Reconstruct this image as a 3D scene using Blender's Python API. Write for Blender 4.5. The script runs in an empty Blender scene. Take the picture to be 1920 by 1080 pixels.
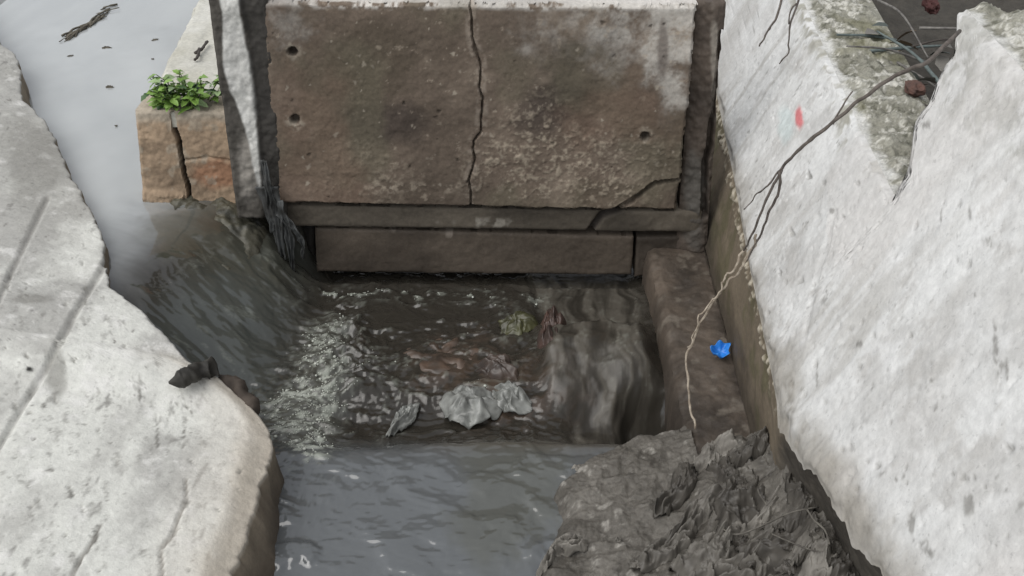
import bpy, math, random
import numpy as np
from mathutils import Vector, Matrix

random.seed(7)
RNG = np.random.default_rng(11)
S = bpy.context.scene
COL = S.collection

# ------------------------------------------------------------------ camera
CAM_H, PITCH, FPX = 2.2, math.radians(34.4), 1847.0
cam_d = bpy.data.cameras.new('camera')
cam_d.sensor_width = 36.0
cam_d.lens = FPX / 1920 * 36
cam_d.clip_start, cam_d.clip_end = 0.05, 1000
cam = bpy.data.objects.new('camera', cam_d)
cam.location = (0, 0, CAM_H)
cam.rotation_euler = (math.pi / 2 - PITCH, 0, 0)
COL.objects.link(cam)
S.camera = cam

# ------------------------------------------------------------------ overcast sky and soft sun
SUN_EL, SUN_AZ = math.radians(58), math.radians(-125)      # azimuth from +Y towards +X
w = bpy.data.worlds.new('World'); S.world = w; w.use_nodes = True
nt = w.node_tree; nt.nodes.clear()
sky = nt.nodes.new('ShaderNodeTexSky'); sky.sky_type = 'NISHITA'; sky.sun_disc = False
sky.sun_elevation = SUN_EL; sky.sun_rotation = SUN_AZ
sky.air_density = 1.0; sky.dust_density = 1.5; sky.ozone_density = 1.0
hs = nt.nodes.new('ShaderNodeHueSaturation'); hs.inputs['Saturation'].default_value = 0.16
bg = nt.nodes.new('ShaderNodeBackground'); bg.inputs['Strength'].default_value = 0.14
wo = nt.nodes.new('ShaderNodeOutputWorld')
nt.links.new(sky.outputs[0], hs.inputs['Color']); nt.links.new(hs.outputs[0], bg.inputs[0]); nt.links.new(bg.outputs[0], wo.inputs[0])
sd = bpy.data.lights.new('sun', 'SUN'); sd.energy = 1.4; sd.angle = math.radians(60); sd.specular_factor = 0.1; sd.color = (1.0, 0.965, 0.92)
sun = bpy.data.objects.new('sun', sd); COL.objects.link(sun)
sdir = Vector((math.sin(SUN_AZ) * math.cos(SUN_EL), math.cos(SUN_AZ) * math.cos(SUN_EL), math.sin(SUN_EL)))
sun.rotation_euler = (-sdir).to_track_quat('-Z', 'Y').to_euler()
sun.location = (-6, -6, 12)
S.view_settings.view_transform = 'Standard'; S.view_settings.look = 'None'
S.view_settings.gamma = 1.0; S.view_settings.use_curve_mapping = False
S.view_settings.exposure = 0.34

# ------------------------------------------------------------------ helpers
CP, SP = math.cos(PITCH), math.sin(PITCH)
def U(px, py, z=None, Y=None, X=None, d=None):
    """a point of the photograph, at a chosen height / distance, as a place in the world"""
    rx, ry = (px - 960) / FPX, (540 - py) / FPX
    dy, dz = CP + ry * SP, -SP + ry * CP
    if z is not None: d = (z - CAM_H) / dz
    elif Y is not None: d = Y / dy
    elif X is not None: d = X / rx
    return np.array([rx * d, dy * d, CAM_H + dz * d])
def proj(P):
    X, Y, Z = P[..., 0], P[..., 1], P[..., 2] - CAM_H
    d = Y * CP - Z * SP
    d = np.where(d < 0.05, 0.05, d)
    return 960 + FPX * X / d, 540 - FPX * (Y * SP + Z * CP) / d

def sstep(a, b, x):
    t = np.clip((x - a) / (b - a), 0, 1); return t * t * (3 - 2 * t)
def mix(a, b, t):
    t = np.asarray(t)[..., None]; return np.asarray(a) * (1 - t) + np.asarray(b) * t
def _h(ix, iy, iz, seed):
    n = (ix.astype(np.int64) * 374761393 + iy.astype(np.int64) * 668265263 + iz.astype(np.int64) * 1274126177 + seed * 974634221) & 0xFFFFFFFF
    n = ((n ^ (n >> 13)) * 1274126177) & 0xFFFFFFFF
    n = ((n ^ (n >> 16)) * 2246822519) & 0xFFFFFFFF
    n = n ^ (n >> 15)
    return (n & 0xFFFFFF) / float(0xFFFFFF) * 2 - 1
def vn(x, y, z=0.0, seed=0):
    x, y, z = np.broadcast_arrays(np.asarray(x, float), np.asarray(y, float), np.asarray(z, float))
    ix, iy, iz = np.floor(x), np.floor(y), np.floor(z)
    fx, fy, fz = x - ix, y - iy, z - iz
    fx, fy, fz = [f * f * f * (f * (f * 6 - 15) + 10) for f in (fx, fy, fz)]
    r = 0
    for dx in (0, 1):
        for dy in (0, 1):
            for dz in (0, 1):
                wgt = (fx if dx else 1 - fx) * (fy if dy else 1 - fy) * (fz if dz else 1 - fz)
                r = r + wgt * _h(ix + dx, iy + dy, iz + dz, seed)
    return r
def fbm(x, y, z=0.0, f=1.0, o=4, seed=0, g=0.5):
    r, a, t = 0, 1.0, 0
    for k in range(o):
        r = r + a * vn(np.asarray(x) * f + 3.1 * k, np.asarray(y) * f - 7.7 * k, np.asarray(z) * f + 1.3 * k, seed + k); t += a
        a *= g; f *= 2.03
    return r / t
def ridged(x, y, z=0.0, f=1.0, o=4, seed=0):
    r, a, t = 0, 1.0, 0
    for k in range(o):
        r = r + a * (1 - np.abs(vn(np.asarray(x) * f + 5.3 * k, np.asarray(y) * f + 2.9 * k, np.asarray(z) * f, seed + k)) * 2); t += a
        a *= 0.5; f *= 2.1
    return r / t
def segdist(px, py, pts):
    """distance to a polyline in the plane"""
    best = np.full(np.shape(px), 1e9)
    for (x0, y0), (x1, y1) in zip(pts[:-1], pts[1:]):
        dx, dy = x1 - x0, y1 - y0
        t = np.clip(((px - x0) * dx + (py - y0) * dy) / (dx * dx + dy * dy + 1e-12), 0, 1)
        best = np.minimum(best, np.hypot(px - x0 - t * dx, py - y0 - t * dy))
    return best
def blob(px, py, cx, cy, rx, ry, rough=0.5, f=0.02, seed=0, soft=0.5):
    d = np.hypot((px - cx) / rx, (py - cy) / ry) + rough * fbm(px, py, 0, f, 4, seed, 0.65)
    return 1 - sstep(1 - soft, 1 + soft * 0.4, d)

def pits(px, py, n, x0, x1, y0, y1, seed, rmin=1.6, rmax=4.5, stretch=2.0, tilt=0.0):
    """scattered small chips and pits, as a mask"""
    r = random.Random(seed); out = np.zeros(np.shape(px))
    for _ in range(n):
        cx, cy, a = r.uniform(x0, x1), r.uniform(y0, y1), r.uniform(rmin, rmax) * r.choice((.7, 1, 1, 1.5)); st = r.uniform(.7, stretch); tl = tilt + r.gauss(0, .5)
        dx, dy = px - cx, py - cy; ct, si = math.cos(tl), math.sin(tl)
        q = np.hypot((dx * ct + dy * si) / a, (-dx * si + dy * ct) / (a * st)); 
        ang = np.arctan2(dy, dx); q = q * (1 + .22 * np.sin(3 * ang + cx) + .12 * np.sin(5 * ang + cy))
        out = np.maximum(out, (1 - sstep(.55, 1.15, q)) * r.uniform(.45, 1))
    return out
def make_mesh(name, V, F):
    V = np.asarray(V, np.float32).reshape(-1, 3); F = np.asarray(F, np.int32)
    me = bpy.data.meshes.new(name)
    me.vertices.add(len(V)); me.vertices.foreach_set('co', V.ravel())
    n, k = F.shape
    me.loops.add(n * k); me.loops.foreach_set('vertex_index', F.ravel())
    me.polygons.add(n); me.polygons.foreach_set('loop_start', np.arange(0, n * k, k, dtype=np.int32))
    me.update(calc_edges=True); me.validate()
    return me
def smooth(me, on=True):
    me.polygons.foreach_set('use_smooth', np.full(len(me.polygons), on)); me.update()
def paint(me, col, wet):
    n = len(me.vertices)
    c = np.ones((n, 4), np.float32); c[:, :3] = np.clip(np.asarray(col).reshape(-1, 3), 0.002, 0.95)
    a = me.attributes.new('tint', 'FLOAT_COLOR', 'POINT'); a.data.foreach_set('color', c.ravel())
    b = me.attributes.new('wet', 'FLOAT', 'POINT'); b.data.foreach_set('value', np.broadcast_to(np.asarray(wet, np.float32), (n,)).ravel().copy())
def link(name, me, mat, parent=None, loc=None):
    """link a mesh given in world coordinates; its origin goes to loc, or it is kept under its parent"""
    o = bpy.data.objects.new(name, me); COL.objects.link(o)
    if mat is not None and not me.materials: me.materials.append(mat)
    if parent is not None:
        o.parent = parent; o.matrix_parent_inverse = Matrix.Translation(-parent.location)
    elif loc is not None:
        me.transform(Matrix.Translation(-Vector(loc))); o.location = loc
    return o
def tag(o, label, cat=None, group=None, kind=None):
    if label: o['label'] = label
    if cat: o['category'] = cat
    if group: o['group'] = group
    if kind: o['kind'] = kind
    return o
def empty(name, loc, label, cat, group=None):
    e = bpy.data.objects.new(name, None); COL.objects.link(e); e.location = Vector([float(v) for v in loc]); e.empty_display_size = 0.1
    return tag(e, label, cat, group)
def gridfaces(n, m):
    i, j = np.meshgrid(np.arange(n - 1), np.arange(m - 1), indexing='ij')
    a = (i * m + j).ravel()
    return np.stack([a, a + m, a + m + 1, a + 1], 1)
def orient(V, F, want):
    """flip faces so that they look along want on average"""
    v = V.reshape(-1, 3)
    nrm = np.cross(v[F[:, 1]] - v[F[:, 0]], v[F[:, 2]] - v[F[:, 0]]).sum(0)
    return F if nrm @ np.asarray(want) > 0 else F[:, ::-1]
def sheet(name, V, col, wet, mat, parent=None, loc=None, back=None, face=(0, 0, 1)):
    """a displaced grid; with back given it becomes a closed slab that thick"""
    n, m = V.shape[:2]
    F = orient(V, gridfaces(n, m), face)
    P = V.reshape(-1, 3); C = np.broadcast_to(col, V.shape).reshape(-1, 3); W = np.broadcast_to(wet, V.shape[:2]).ravel()
    if back is not None:
        ring = np.concatenate([np.arange(m), np.arange(1, n) * m + m - 1, (n - 1) * m + np.arange(m - 2, -1, -1), np.arange(n - 2, 0, -1) * m])
        k = len(ring); N0 = len(P)
        B = P[ring] + np.asarray(back)
        cen = B.mean(0, keepdims=True)
        P = np.concatenate([P, B, cen]); C = np.concatenate([C, C[ring], C[ring].mean(0, keepdims=True)]); W = np.concatenate([W, W[ring], W[ring][:1]])
        nx = np.roll(np.arange(k), -1)
        side = np.stack([ring, N0 + np.arange(k), N0 + nx, ring[nx]], 1)
        cap = np.stack([N0 + np.arange(k), np.full(k, N0 + k), np.full(k, N0 + k), N0 + nx], 1)
        # outward check from the slab's own centre
        c0 = P.mean(0)
        def out(Q):
            a = P[Q[:, 0]]; nn = np.cross(P[Q[:, 1]] - a, P[Q[:, 3]] - a)
            return Q if (nn * (P[Q].mean(1) - c0)).sum() > 0 else Q[:, ::-1]
        side = out(side)
        me = bpy.data.meshes.new(name)
        faces = [tuple(q) for q in F.tolist()] + [tuple(q) for q in side.tolist()]
        for q in cap.tolist(): faces.append((q[0], q[1], q[3]))
        me.from_pydata(P.tolist(), [], faces); me.update()
    else:
        me = make_mesh(name, P, F)
    smooth(me); paint(me, C, W)
    if back is not None:                                   # hard edge between front and sides
        import bmesh
        bm = bmesh.new(); bm.from_mesh(me)
        for e in bm.edges:
            if len(e.link_faces) == 2 and e.calc_face_angle(0) > 1.1: e.smooth = False
        bmesh.ops.recalc_face_normals(bm, faces=bm.faces)
        bm.to_mesh(me); bm.free()
    return link(name, me, mat, parent, loc)
def tube_mesh(name, pts, radii, k=7, jitter=0.0, seed=0):
    pts = [Vector([float(c) for c in p]) for p in pts]
    V, F = [], []
    n = len(pts); up = Vector((0.13, 0.2, 1)).normalized(); prev = None
    for i, p in enumerate(pts):
        t = (pts[min(i + 1, n - 1)] - pts[max(i - 1, 0)]).normalized()
        a = (prev - t * prev.dot(t)) if prev is not None else t.cross(up)
        if a.length < 1e-4: a = t.cross(Vector((1, 0, 0)))
        a.normalize(); prev = a; b = t.cross(a)
        for q in range(k):
            an = 2 * math.pi * q / k
            r = radii[i] * (1 + jitter * _rs(seed, i, q))
            V.append(p + (a * math.cos(an) + b * math.sin(an)) * r)
    for i in range(n - 1):
        for q in range(k):
            F.append((i * k + q, i * k + (q + 1) % k, (i + 1) * k + (q + 1) % k, (i + 1) * k + q))
    F.append(tuple(range(k - 1, -1, -1))); F.append(tuple((n - 1) * k + q for q in range(k)))
    me = bpy.data.meshes.new(name); me.from_pydata([tuple(v) for v in V], [], F); me.update(); smooth(me)
    return me
def _rs(*a): return random.Random(hash(a)).uniform(-1, 1)
def spline(pts, n):
    """Catmull-Rom through the points"""
    P = np.array(pts, float); P = np.vstack([2 * P[0] - P[1], P, 2 * P[-1] - P[-2]])
    out = []
    m = len(P) - 3
    for s in np.linspace(0, m - 1e-6, n):
        i = int(s); t = s - i
        a, b, c, d = P[i:i + 4]
        out.append(0.5 * (2 * b + (c - a) * t + (2 * a - 5 * b + 4 * c - d) * t * t + (3 * b - a - 3 * c + d) * t ** 3))
    return np.array(out)
def axis(*segs):
    """non-uniform axis: (start, stop, step) pieces"""
    out = []
    for a, b, st in segs: out.append(np.linspace(a, b, max(2, int(round(abs(b - a) / st)) + 1))[:-1])
    return np.concatenate(out + [[segs[-1][1]]])

# ------------------------------------------------------------------ materials
def tinted(name, grain=60, grain_amt=0.25, bump=0.35, bump_scale=90, dist=0.004, rough_dry=0.92, rough_wet=0.28, pits=0.0, spec=0.3, specks=0.0):
    m = bpy.data.materials.new(name); m.use_nodes = True
    t = m.node_tree; N, L = t.nodes, t.links; bs = N['Principled BSDF']
    at = N.new('ShaderNodeAttribute'); at.attribute_name = 'tint'
    aw = N.new('ShaderNodeAttribute'); aw.attribute_name = 'wet'
    tc = N.new('ShaderNodeNewGeometry')
    n1 = N.new('ShaderNodeTexNoise'); n1.inputs['Scale'].default_value = grain; n1.inputs['Detail'].default_value = 6; n1.inputs['Roughness'].default_value = 0.7
    L.new(tc.outputs['Position'], n1.inputs['Vector'])
    mr = N.new('ShaderNodeMapRange'); mr.inputs[1].default_value = 0.25; mr.inputs[2].default_value = 0.75
    mr.inputs[3].default_value = 1 - grain_amt; mr.inputs[4].default_value = 1 + grain_amt
    L.new(n1.outputs['Fac'], mr.inputs[0])
    mu = N.new('ShaderNodeMix'); mu.data_type = 'RGBA'; mu.blend_type = 'MULTIPLY'; mu.inputs[0].default_value = 1
    L.new(at.outputs['Color'], mu.inputs[6]); L.new(mr.outputs[0], mu.inputs[7])
    outc = mu.outputs[2]
    if specks:
        ns = N.new('ShaderNodeTexNoise'); ns.inputs['Scale'].default_value = 75; ns.inputs['Detail'].default_value = 3; ns.inputs['Roughness'].default_value = 0.6
        L.new(tc.outputs['Position'], ns.inputs['Vector'])
        sm_ = N.new('ShaderNodeMapRange'); sm_.inputs[1].default_value = 0.62; sm_.inputs[2].default_value = 0.70; sm_.inputs[3].default_value = 1.0; sm_.inputs[4].default_value = 1 - specks
        L.new(ns.outputs['Fac'], sm_.inputs[0])
        m2 = N.new('ShaderNodeMix'); m2.data_type = 'RGBA'; m2.blend_type = 'MULTIPLY'; m2.inputs[0].default_value = 1
        L.new(outc, m2.inputs[6]); L.new(sm_.outputs[0], m2.inputs[7]); outc = m2.outputs[2]
    L.new(outc, bs.inputs['Base Color'])
    r = N.new('ShaderNodeMapRange'); r.inputs[3].default_value = rough_dry; r.inputs[4].default_value = rough_wet
    L.new(aw.outputs['Fac'], r.inputs[0]); L.new(r.outputs[0], bs.inputs['Roughness'])
    bs.inputs['Specular IOR Level'].default_value = spec
    n2 = N.new('ShaderNodeTexNoise'); n2.inputs['Scale'].default_value = bump_scale; n2.inputs['Detail'].default_value = 5; n2.inputs['Roughness'].default_value = 0.65
    L.new(tc.outputs['Position'], n2.inputs['Vector'])
    h = n2.outputs['Fac']
    if pits:
        v = N.new('ShaderNodeTexVoronoi'); v.inputs['Scale'].default_value = pits
        L.new(tc.outputs['Position'], v.inputs['Vector'])
        p = N.new('ShaderNodeMapRange'); p.inputs[1].default_value = 0.0; p.inputs[2].default_value = 0.16; p.inputs[3].default_value = -0.6; p.inputs[4].default_value = 0.0
        L.new(v.outputs['Distance'], p.inputs[0])
        ad = N.new('ShaderNodeMath'); ad.operation = 'ADD'; L.new(h, ad.inputs[0]); L.new(p.outputs[0], ad.inputs[1]); h = ad.outputs[0]
    b = N.new('ShaderNodeBump'); b.inputs['Strength'].default_value = bump; b.inputs['Distance'].default_value = dist
    L.new(h, b.inputs['Height']); L.new(b.outputs[0], bs.inputs['Normal'])
    return m
def plain(name, col, rough=0.7, col2=None, scale=30, spec=0.3, bump=0.2, trans=0.0):
    m = bpy.data.materials.new(name); m.use_nodes = True
    t = m.node_tree; N, L = t.nodes, t.links; bs = N['Principled BSDF']
    n = N.new('ShaderNodeTexNoise'); n.inputs['Scale'].default_value = scale; n.inputs['Detail'].default_value = 5
    tc = N.new('ShaderNodeTexCoord'); L.new(tc.outputs['Object'], n.inputs['Vector'])
    cr = N.new('ShaderNodeValToRGB'); cr.color_ramp.elements[0].position = 0.33; cr.color_ramp.elements[1].position = 0.68
    c2 = col2 or tuple(c * 0.6 for c in col)
    cr.color_ramp.elements[0].color = (*c2, 1); cr.color_ramp.elements[1].color = (*col, 1)
    L.new(n.outputs['Fac'], cr.inputs[0]); L.new(cr.outputs[0], bs.inputs['Base Color'])
    bs.inputs['Roughness'].default_value = rough; bs.inputs['Specular IOR Level'].default_value = spec
    b = N.new('ShaderNodeBump'); b.inputs['Strength'].default_value = bump; b.inputs['Distance'].default_value = 0.003
    L.new(n.outputs['Fac'], b.inputs['Height']); L.new(b.outputs[0], bs.inputs['Normal'])
    if trans: bs.inputs['Subsurface Weight'].default_value = trans; bs.inputs['Subsurface Scale'].default_value = 0.01
    return m
M_CONC = tinted('weathered_concrete', 70, 0.22, 0.32, 110, 0.004, pits=70)
M_PLASTER = tinted('pale_plaster', 45, 0.14, 0.5, 60, 0.006, pits=0, specks=.18)
M_ROUGH = tinted('rough_aggregate', 120, 0.35, 0.8, 130, 0.006)
M_MUD = tinted('sludge', 90, 0.3, 0.7, 100, 0.006, 0.8, 0.3, spec=0.35)
M_WETST = tinted('wet_stone', 60, 0.25, 0.5, 90, 0.004, 0.7, 0.22, spec=0.4)
M_EARTH = tinted('earth', 20, 0.4, 0.8, 30, 0.02)

def water_mat():
    m = bpy.data.materials.new('grey_water'); m.use_nodes = True
    t = m.node_tree; N, L = t.nodes, t.links; bs = N['Principled BSDF']
    at = N.new('ShaderNodeAttribute'); at.attribute_name = 'tint'
    aw = N.new('ShaderNodeAttribute'); aw.attribute_name = 'wet'          # 1 = clear surface, 0 = foam
    L.new(at.outputs['Color'], bs.inputs['Base Color'])
    r = N.new('ShaderNodeMapRange'); r.inputs[3].default_value = 0.6; r.inputs[4].default_value = 0.07
    L.new(aw.outputs['Fac'], r.inputs[0]); L.new(r.outputs[0], bs.inputs['Roughness'])
    bs.inputs['IOR'].default_value = 1.5
    ag = N.new('ShaderNodeAttribute'); ag.attribute_name = 'sheen'
    L.new(ag.outputs['Fac'], bs.inputs['Specular IOR Level'])
    tc = N.new('ShaderNodeNewGeometry')
    n = N.new('ShaderNodeTexNoise'); n.inputs['Scale'].default_value = 22; n.inputs['Detail'].default_value = 4
    L.new(tc.outputs['Position'], n.inputs['Vector'])
    b = N.new('ShaderNodeBump'); b.inputs['Strength'].default_value = 0.12; b.inputs['Distance'].default_value = 0.006
    L.new(n.outputs['Fac'], b.inputs['Height']); L.new(b.outputs[0], bs.inputs['Normal'])
    return m
M_WATER = water_mat()

# ================================================================== SETTING
# ---- ground sheet far below and earth banks round the channel
def flat_box(name, x0, x1, y0, y1, z0, z1, col, step=0.6, amp=0.03, seed=5):
    xs = np.linspace(x0, x1, max(3, min(120, int((x1 - x0) / step)))); ys = np.linspace(y0, y1, max(3, min(120, int((y1 - y0) / step))))
    X, Y = np.meshgrid(xs, ys, indexing='ij')
    Z = z1 + amp * fbm(X, Y, 0, 1.3, 5, seed)
    C = mix(np.array(col) * 0.7, np.array(col) * 1.2, 0.5 + 0.5 * fbm(X, Y, 0, 2.0, 4, seed + 9))
    o = sheet(name, np.stack([X, Y, Z], -1), C, 0.0, M_EARTH, back=(0, 0, z0 - z1))
    o['kind'] = 'structure'; return o
flat_box('ground', -150, 150, -150, 150, -1.0, -0.62, (0.10, 0.085, 0.065), 3, 0.03)
flat_box('earth_bank', 1.24, 14, -6, 14, -0.6, 0.80, (0.055, 0.05, 0.042), 0.12, 0.05, 6)
flat_box('earth_bank', -20, -5.2, -6, 14, -0.6, 0.9, (0.12, 0.11, 0.08), 0.3, 0.06, 7)
flat_box('earth_bank', -5.2, 1.26, 11.5, 16, -0.6, 0.8, (0.12, 0.11, 0.08), 0.3, 0.06, 8)
flat_box('earth_bank', -0.9, 0.70, 4.8, 11.4, -0.6, 0.45, (0.11, 0.10, 0.08), 0.15, 0.03, 9)

# ---- left edge of the stream: outline of the concrete lining, (photo x, photo y, height)
EDGE = [(-260, -300, .46), (-120, -110, .45), (6, 86, .43), (26, 98, .43), (39, 130, .42), (42, 188, .41), (62, 205, .40), (97, 252, .39), (130, 320, .38),
        (165, 382, .37), (190, 440, .36), (197, 470, .35), (199, 500, .35), (201, 540, .34), (228, 556, .335), (262, 580, .325), (305, 622, .31), (330, 652, .295),
        (352, 682, .28), (412, 706, .25), (450, 742, .215), (486, 780, .18), (506, 812, .155), (509, 840, .145), (496, 890, .145), (470, 980, .145), (436, 1080, .145), (395, 1220, .145), (340, 1400, .145), (250, 1800, .145)]
EW = np.array([U(a, b, z=c) for a, b, c in EDGE]); o_ = np.argsort(EW[:, 1]); EW = EW[o_]
EY = np.linspace(EW[0, 1], EW[-1, 1], 1400); EXs = np.interp(EY, EW[:, 1], EW[:, 0]); kk = np.hanning(7); kk /= kk.sum()
EXs[3:-3] = np.convolve(EXs, kk, 'valid')
def edgeX(Y): return np.interp(Y, EY, EXs)
def edgeZ(Y): return np.interp(Y, EW[:, 1], EW[:, 2])

# ---- water: one sheet, upper channel, chute, churning pool, quiet foreground
def water_level(X, Y):
    s = X - 0.42 * (Y - 2.72)
    t = np.maximum(sstep(-1.50, -0.82, s), sstep(-1.16, -.70, X + .05 * fbm(X, Y, 0, 7, 3, 267)))
    lev = 0.30 - 0.33 * t ** 1.25
    # right-hand cascade over the sill under the wall
    cas = sstep(0.10, 0.20, X + 0.06 * fbm(X, Y, 0, 7, 3, 3) + .12 * (Y - 2.6)) * (1 - sstep(0.47, 0.56, X + .10 * sstep(2.72, 2.5, Y) + .03 * fbm(X, Y, 0, 9, 2, 8)))
    yy_ = Y + 0.07 * fbm(X, Y, 0, 7, 3, 5)
    fall = sstep(2.40, 2.84, yy_) * (1 - .8 * sstep(2.90, 3.06, yy_))
    lev = lev + cas * (-0.05 + 0.14 * fall) * sstep(2.34, 2.46, Y)
    # pit behind the sludge heap and the sill
    lev = lev - 0.16 * np.exp(-((X - 0.47) / 0.09) ** 4 - ((Y - 2.48) / 0.13) ** 4)
    lev = lev - 0.05 * sstep(-0.75, -0.5, X) * np.exp(-((Y - 2.50) / 0.13) ** 2)
    lev = lev + 0.03 * sstep(2.38, 2.28, Y) * sstep(-1.0, -0.7, X)
    return lev, t, cas, fall
wx = axis((-14, -3.2, .4), (-3.2, -1.5, .02), (-1.5, .62, .0052), (.62, .80, .03))
wy = axis((0.3, 1.3, .05), (1.3, 3.46, .0052), (3.46, 5.4, .02), (5.4, 11.6, .3))
X, Y = np.meshgrid(wx, wy, indexing='ij')
lev, t, cas, fall = water_level(X, Y)
fore = 1 - sstep(2.22, 2.44, Y + 0.05 * fbm(X, Y, 0, 8, 4, 31))
upper = 1 - sstep(-1.88, -1.26, X - .42 * (Y - 2.72) + .10 * fbm((X * .95 - Y * .42) * .7, (X * .42 + Y * .95) * 2.2, 0, 6, 4, 253, .6))
pool = (1 - fore) * (1 - upper) * sstep(-1.05, -0.75, X)
chute = sstep(.02, .25, t) * (1 - sstep(-0.98, -0.72, X)) * sstep(2.2, 2.35, Y)
# turbulence
wxp = X + 0.05 * fbm(X, Y, 0, 6, 3, 40); wyp = Y + 0.05 * fbm(X, Y, 0, 6, 3, 41)
turb = ridged(wxp, wyp * 1.7, 0, 8, 4, 42); turb2 = fbm(wxp, wyp * 1.4, 0, 26, 4, 43, .6)
flow_u = X * 0.95 + Y * -0.42; flow_v = X * 0.42 + Y * 0.95 + 0.10 * (X + 1.1) ** 2 + .035 * fbm(X, Y, 0, 5, 3, 144)
strk = fbm(flow_u * 4.5, flow_v * 9, 0, 1.0, 4, 44, .55); strk2 = fbm(flow_u * 9, flow_v * 60, 0, 1.0, 3, 45)
cstr = fbm(X * 34 + 2.6 * fbm(X, Y, 0, 6, 3, 4), Y * 5, 0, 1, 4, 46, .6)
rip = fbm(X + .3 * Y + .08 * fbm(X, Y, 0, 6, 2, 147), Y * 1.6 + .05 * fbm(X, Y, 0, 5, 2, 146), 0, 7, 4, 47, .5); rip2 = fbm(X * 20 + 3.0 * fbm(X, Y, 0, 4, 3, 49), Y * 5.5, 0, 1, 4, 48, .6)
sideflow = sstep(-.52, -.72, X - .25 * (Y - 1.8)) + sstep(-.16, .06, X - .12 * (Y - 1.8))
Z = lev + pool * (0.010 * turb + 0.008 * turb2) * (1 - 0.85 * cas) + chute * (0.017 * strk + 0.0012 * strk2 + .006 * fbm(flow_u, flow_v * 1.8, 0, 11, 3, 258) + .0012 * fbm(flow_u * .55 + .02 * strk, flow_v * 1.5, 0, 30, 3, 265, .6)) \
    + cas * (1 - fore) * (0.0032 * cstr + .0022 * turb2) + fore * (0.007 * rip + .011 * sstep(-.05, .45, rip) * (.4 + .6 * sstep(-.2, .3, fbm(X, Y, 0, 3, 2, 261))) + 0.0045 * rip2 * np.clip(sideflow, 0, 1) + .0007 * fbm(X * 1.5, Y * 3, 0, 22, 3, 247)) \
    + upper * (0.005 * fbm(X, Y * .6, 0, 2.2, 4, 50) + .0012 * fbm(X, Y, 0, 14, 3, 259)) + (1 - fore) * 0.03 * np.exp(-((X + .60) / .10) ** 2 - ((Y - 2.75) / .3) ** 2) * (.5 + turb)
Z = Z - 0.05 * sstep(3.28, 3.34, Y) * sstep(-.9, -.7, X)
Z = Z + .022 * np.exp(-((Y - 2.335 - .03 * fbm(X, 0 * X, 0, 4, 3, 148)) / .035) ** 2) * sstep(-.45, -.2, X) * (1 - sstep(.45, .6, X))
Z = Z - .45 * sstep(.03, .12, edgeX(Y) - X)                  # the bed under the bank
# water colour: grey-brown and murky, with reflected sky put into its paler tones; foam is white froth
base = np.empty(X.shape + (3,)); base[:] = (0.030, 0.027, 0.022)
base = mix(base, mix((0.33, 0.35, 0.355), (0.44, 0.46, 0.46), .5 + .9 * fbm(X * 1.5 + Y * .5, Y * .8, 0, 2.2, 4, 260)), upper)  # pale base holds the sky's reflection; the uneven tone is drifting scum
base = mix(base, (0.068, 0.076, 0.070), chute * sstep(.1, .5, t) * .9)
base = mix(base, (0.16, 0.165, 0.145), chute * .10 * sstep(.05, .5, strk))  # lighter flow streaks: reflected sky put into the colour
shelfm = blob(X, Y, -1.12, 3.20, .28, .22, .6, 6, 251)
base = mix(base, (0.072, 0.069, 0.050), shelfm * .55)
base = mix(base, (0.105, 0.113, 0.118), fore)  # cool grey base, raised to carry part of the sky reflection
base = mix(base, (0.06, 0.044, 0.033), pool * blob(X, Y, -.06, 2.74, .34, .26, .9, 7, 51, .9) * sstep(-.4, .3, turb2))
base = mix(base, (0.115, 0.105, 0.088), cas * (1 - fore) * sstep(-.4, .6, cstr + .4 * fbm(X, Y, 0, 9, 3, 252)) * .7)
base = mix(base, (0.085, 0.075, 0.06), .8 * np.exp(-((Y - 2.345) / .05) ** 2) * sstep(-.4, -.1, X))
pxw, pyw = proj(np.stack([X, Y, Z], -1))
base = mix(base, (0.085, 0.088, 0.075), fore * blob(pxw, pyw, 960, 940, 120, 130, .7, .012, 52) * .7)
spk = fbm(wxp, wyp, 0, 70, 3, 154, .7)
foam = pool * np.clip(1.1 * blob(X, Y, -.70 + .10 * (Y - 2.6), 2.62, .12, .46, .7, 7, 53, .9), 0, 1) * np.clip(.15 + .85 * sstep(-.2, .5, spk + .5 * turb2), 0, 1) * .85
foam = np.maximum(foam, pool * sstep(.25, .8, turb + .55 * turb2) * .22 * sstep(-.2, .4, spk) * blob(X, Y, -.45, 2.85, .6, .5, .6, 4, 56))
foam = np.maximum(foam, pool * .75 * sstep(.05, .55, turb2) * np.exp(-((Y - 3.20 + .03 * fbm(X, 0 * X, 0, 5, 3, 57)) / .03) ** 2) * sstep(.25, .0, X))
foam = np.maximum(foam, chute * .20 * sstep(.35, .7, fbm(flow_u * 1.2, flow_v * 3, 0, 12, 4, 266, .65) + .25 * strk))
foam = np.maximum(foam, cas * (1 - fore) * .14 * sstep(-.1, .4, spk) * sstep(.1, .6, cstr + .6 * turb2))
foam = np.maximum(foam, .8 * blob(X, Y, -.66, 2.33, .10, .13, .6, 14, 58) * sstep(-.1, .4, turb2) * (X > -.78))
col = mix(base, (0.40, 0.425, 0.375), foam)
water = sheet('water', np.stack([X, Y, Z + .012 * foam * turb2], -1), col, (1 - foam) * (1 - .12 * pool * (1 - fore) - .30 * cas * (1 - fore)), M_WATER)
sheen = np.clip(.95 - .40 * pool * (1 - fore) - .28 * cas * (1 - fore), .25, 1) * (1 - .7 * foam)
a_ = water.data.attributes.new('sheen', 'FLOAT', 'POINT'); a_.data.foreach_set('value', sheen.astype(np.float32).ravel())
tag(water, None, kind='structure')
flat_box('stream_bed', -5.2, 1.2, -1, 11.5, -0.6, -0.42, (0.06, 0.05, 0.04), 0.3, 0.02, 12)

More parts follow.
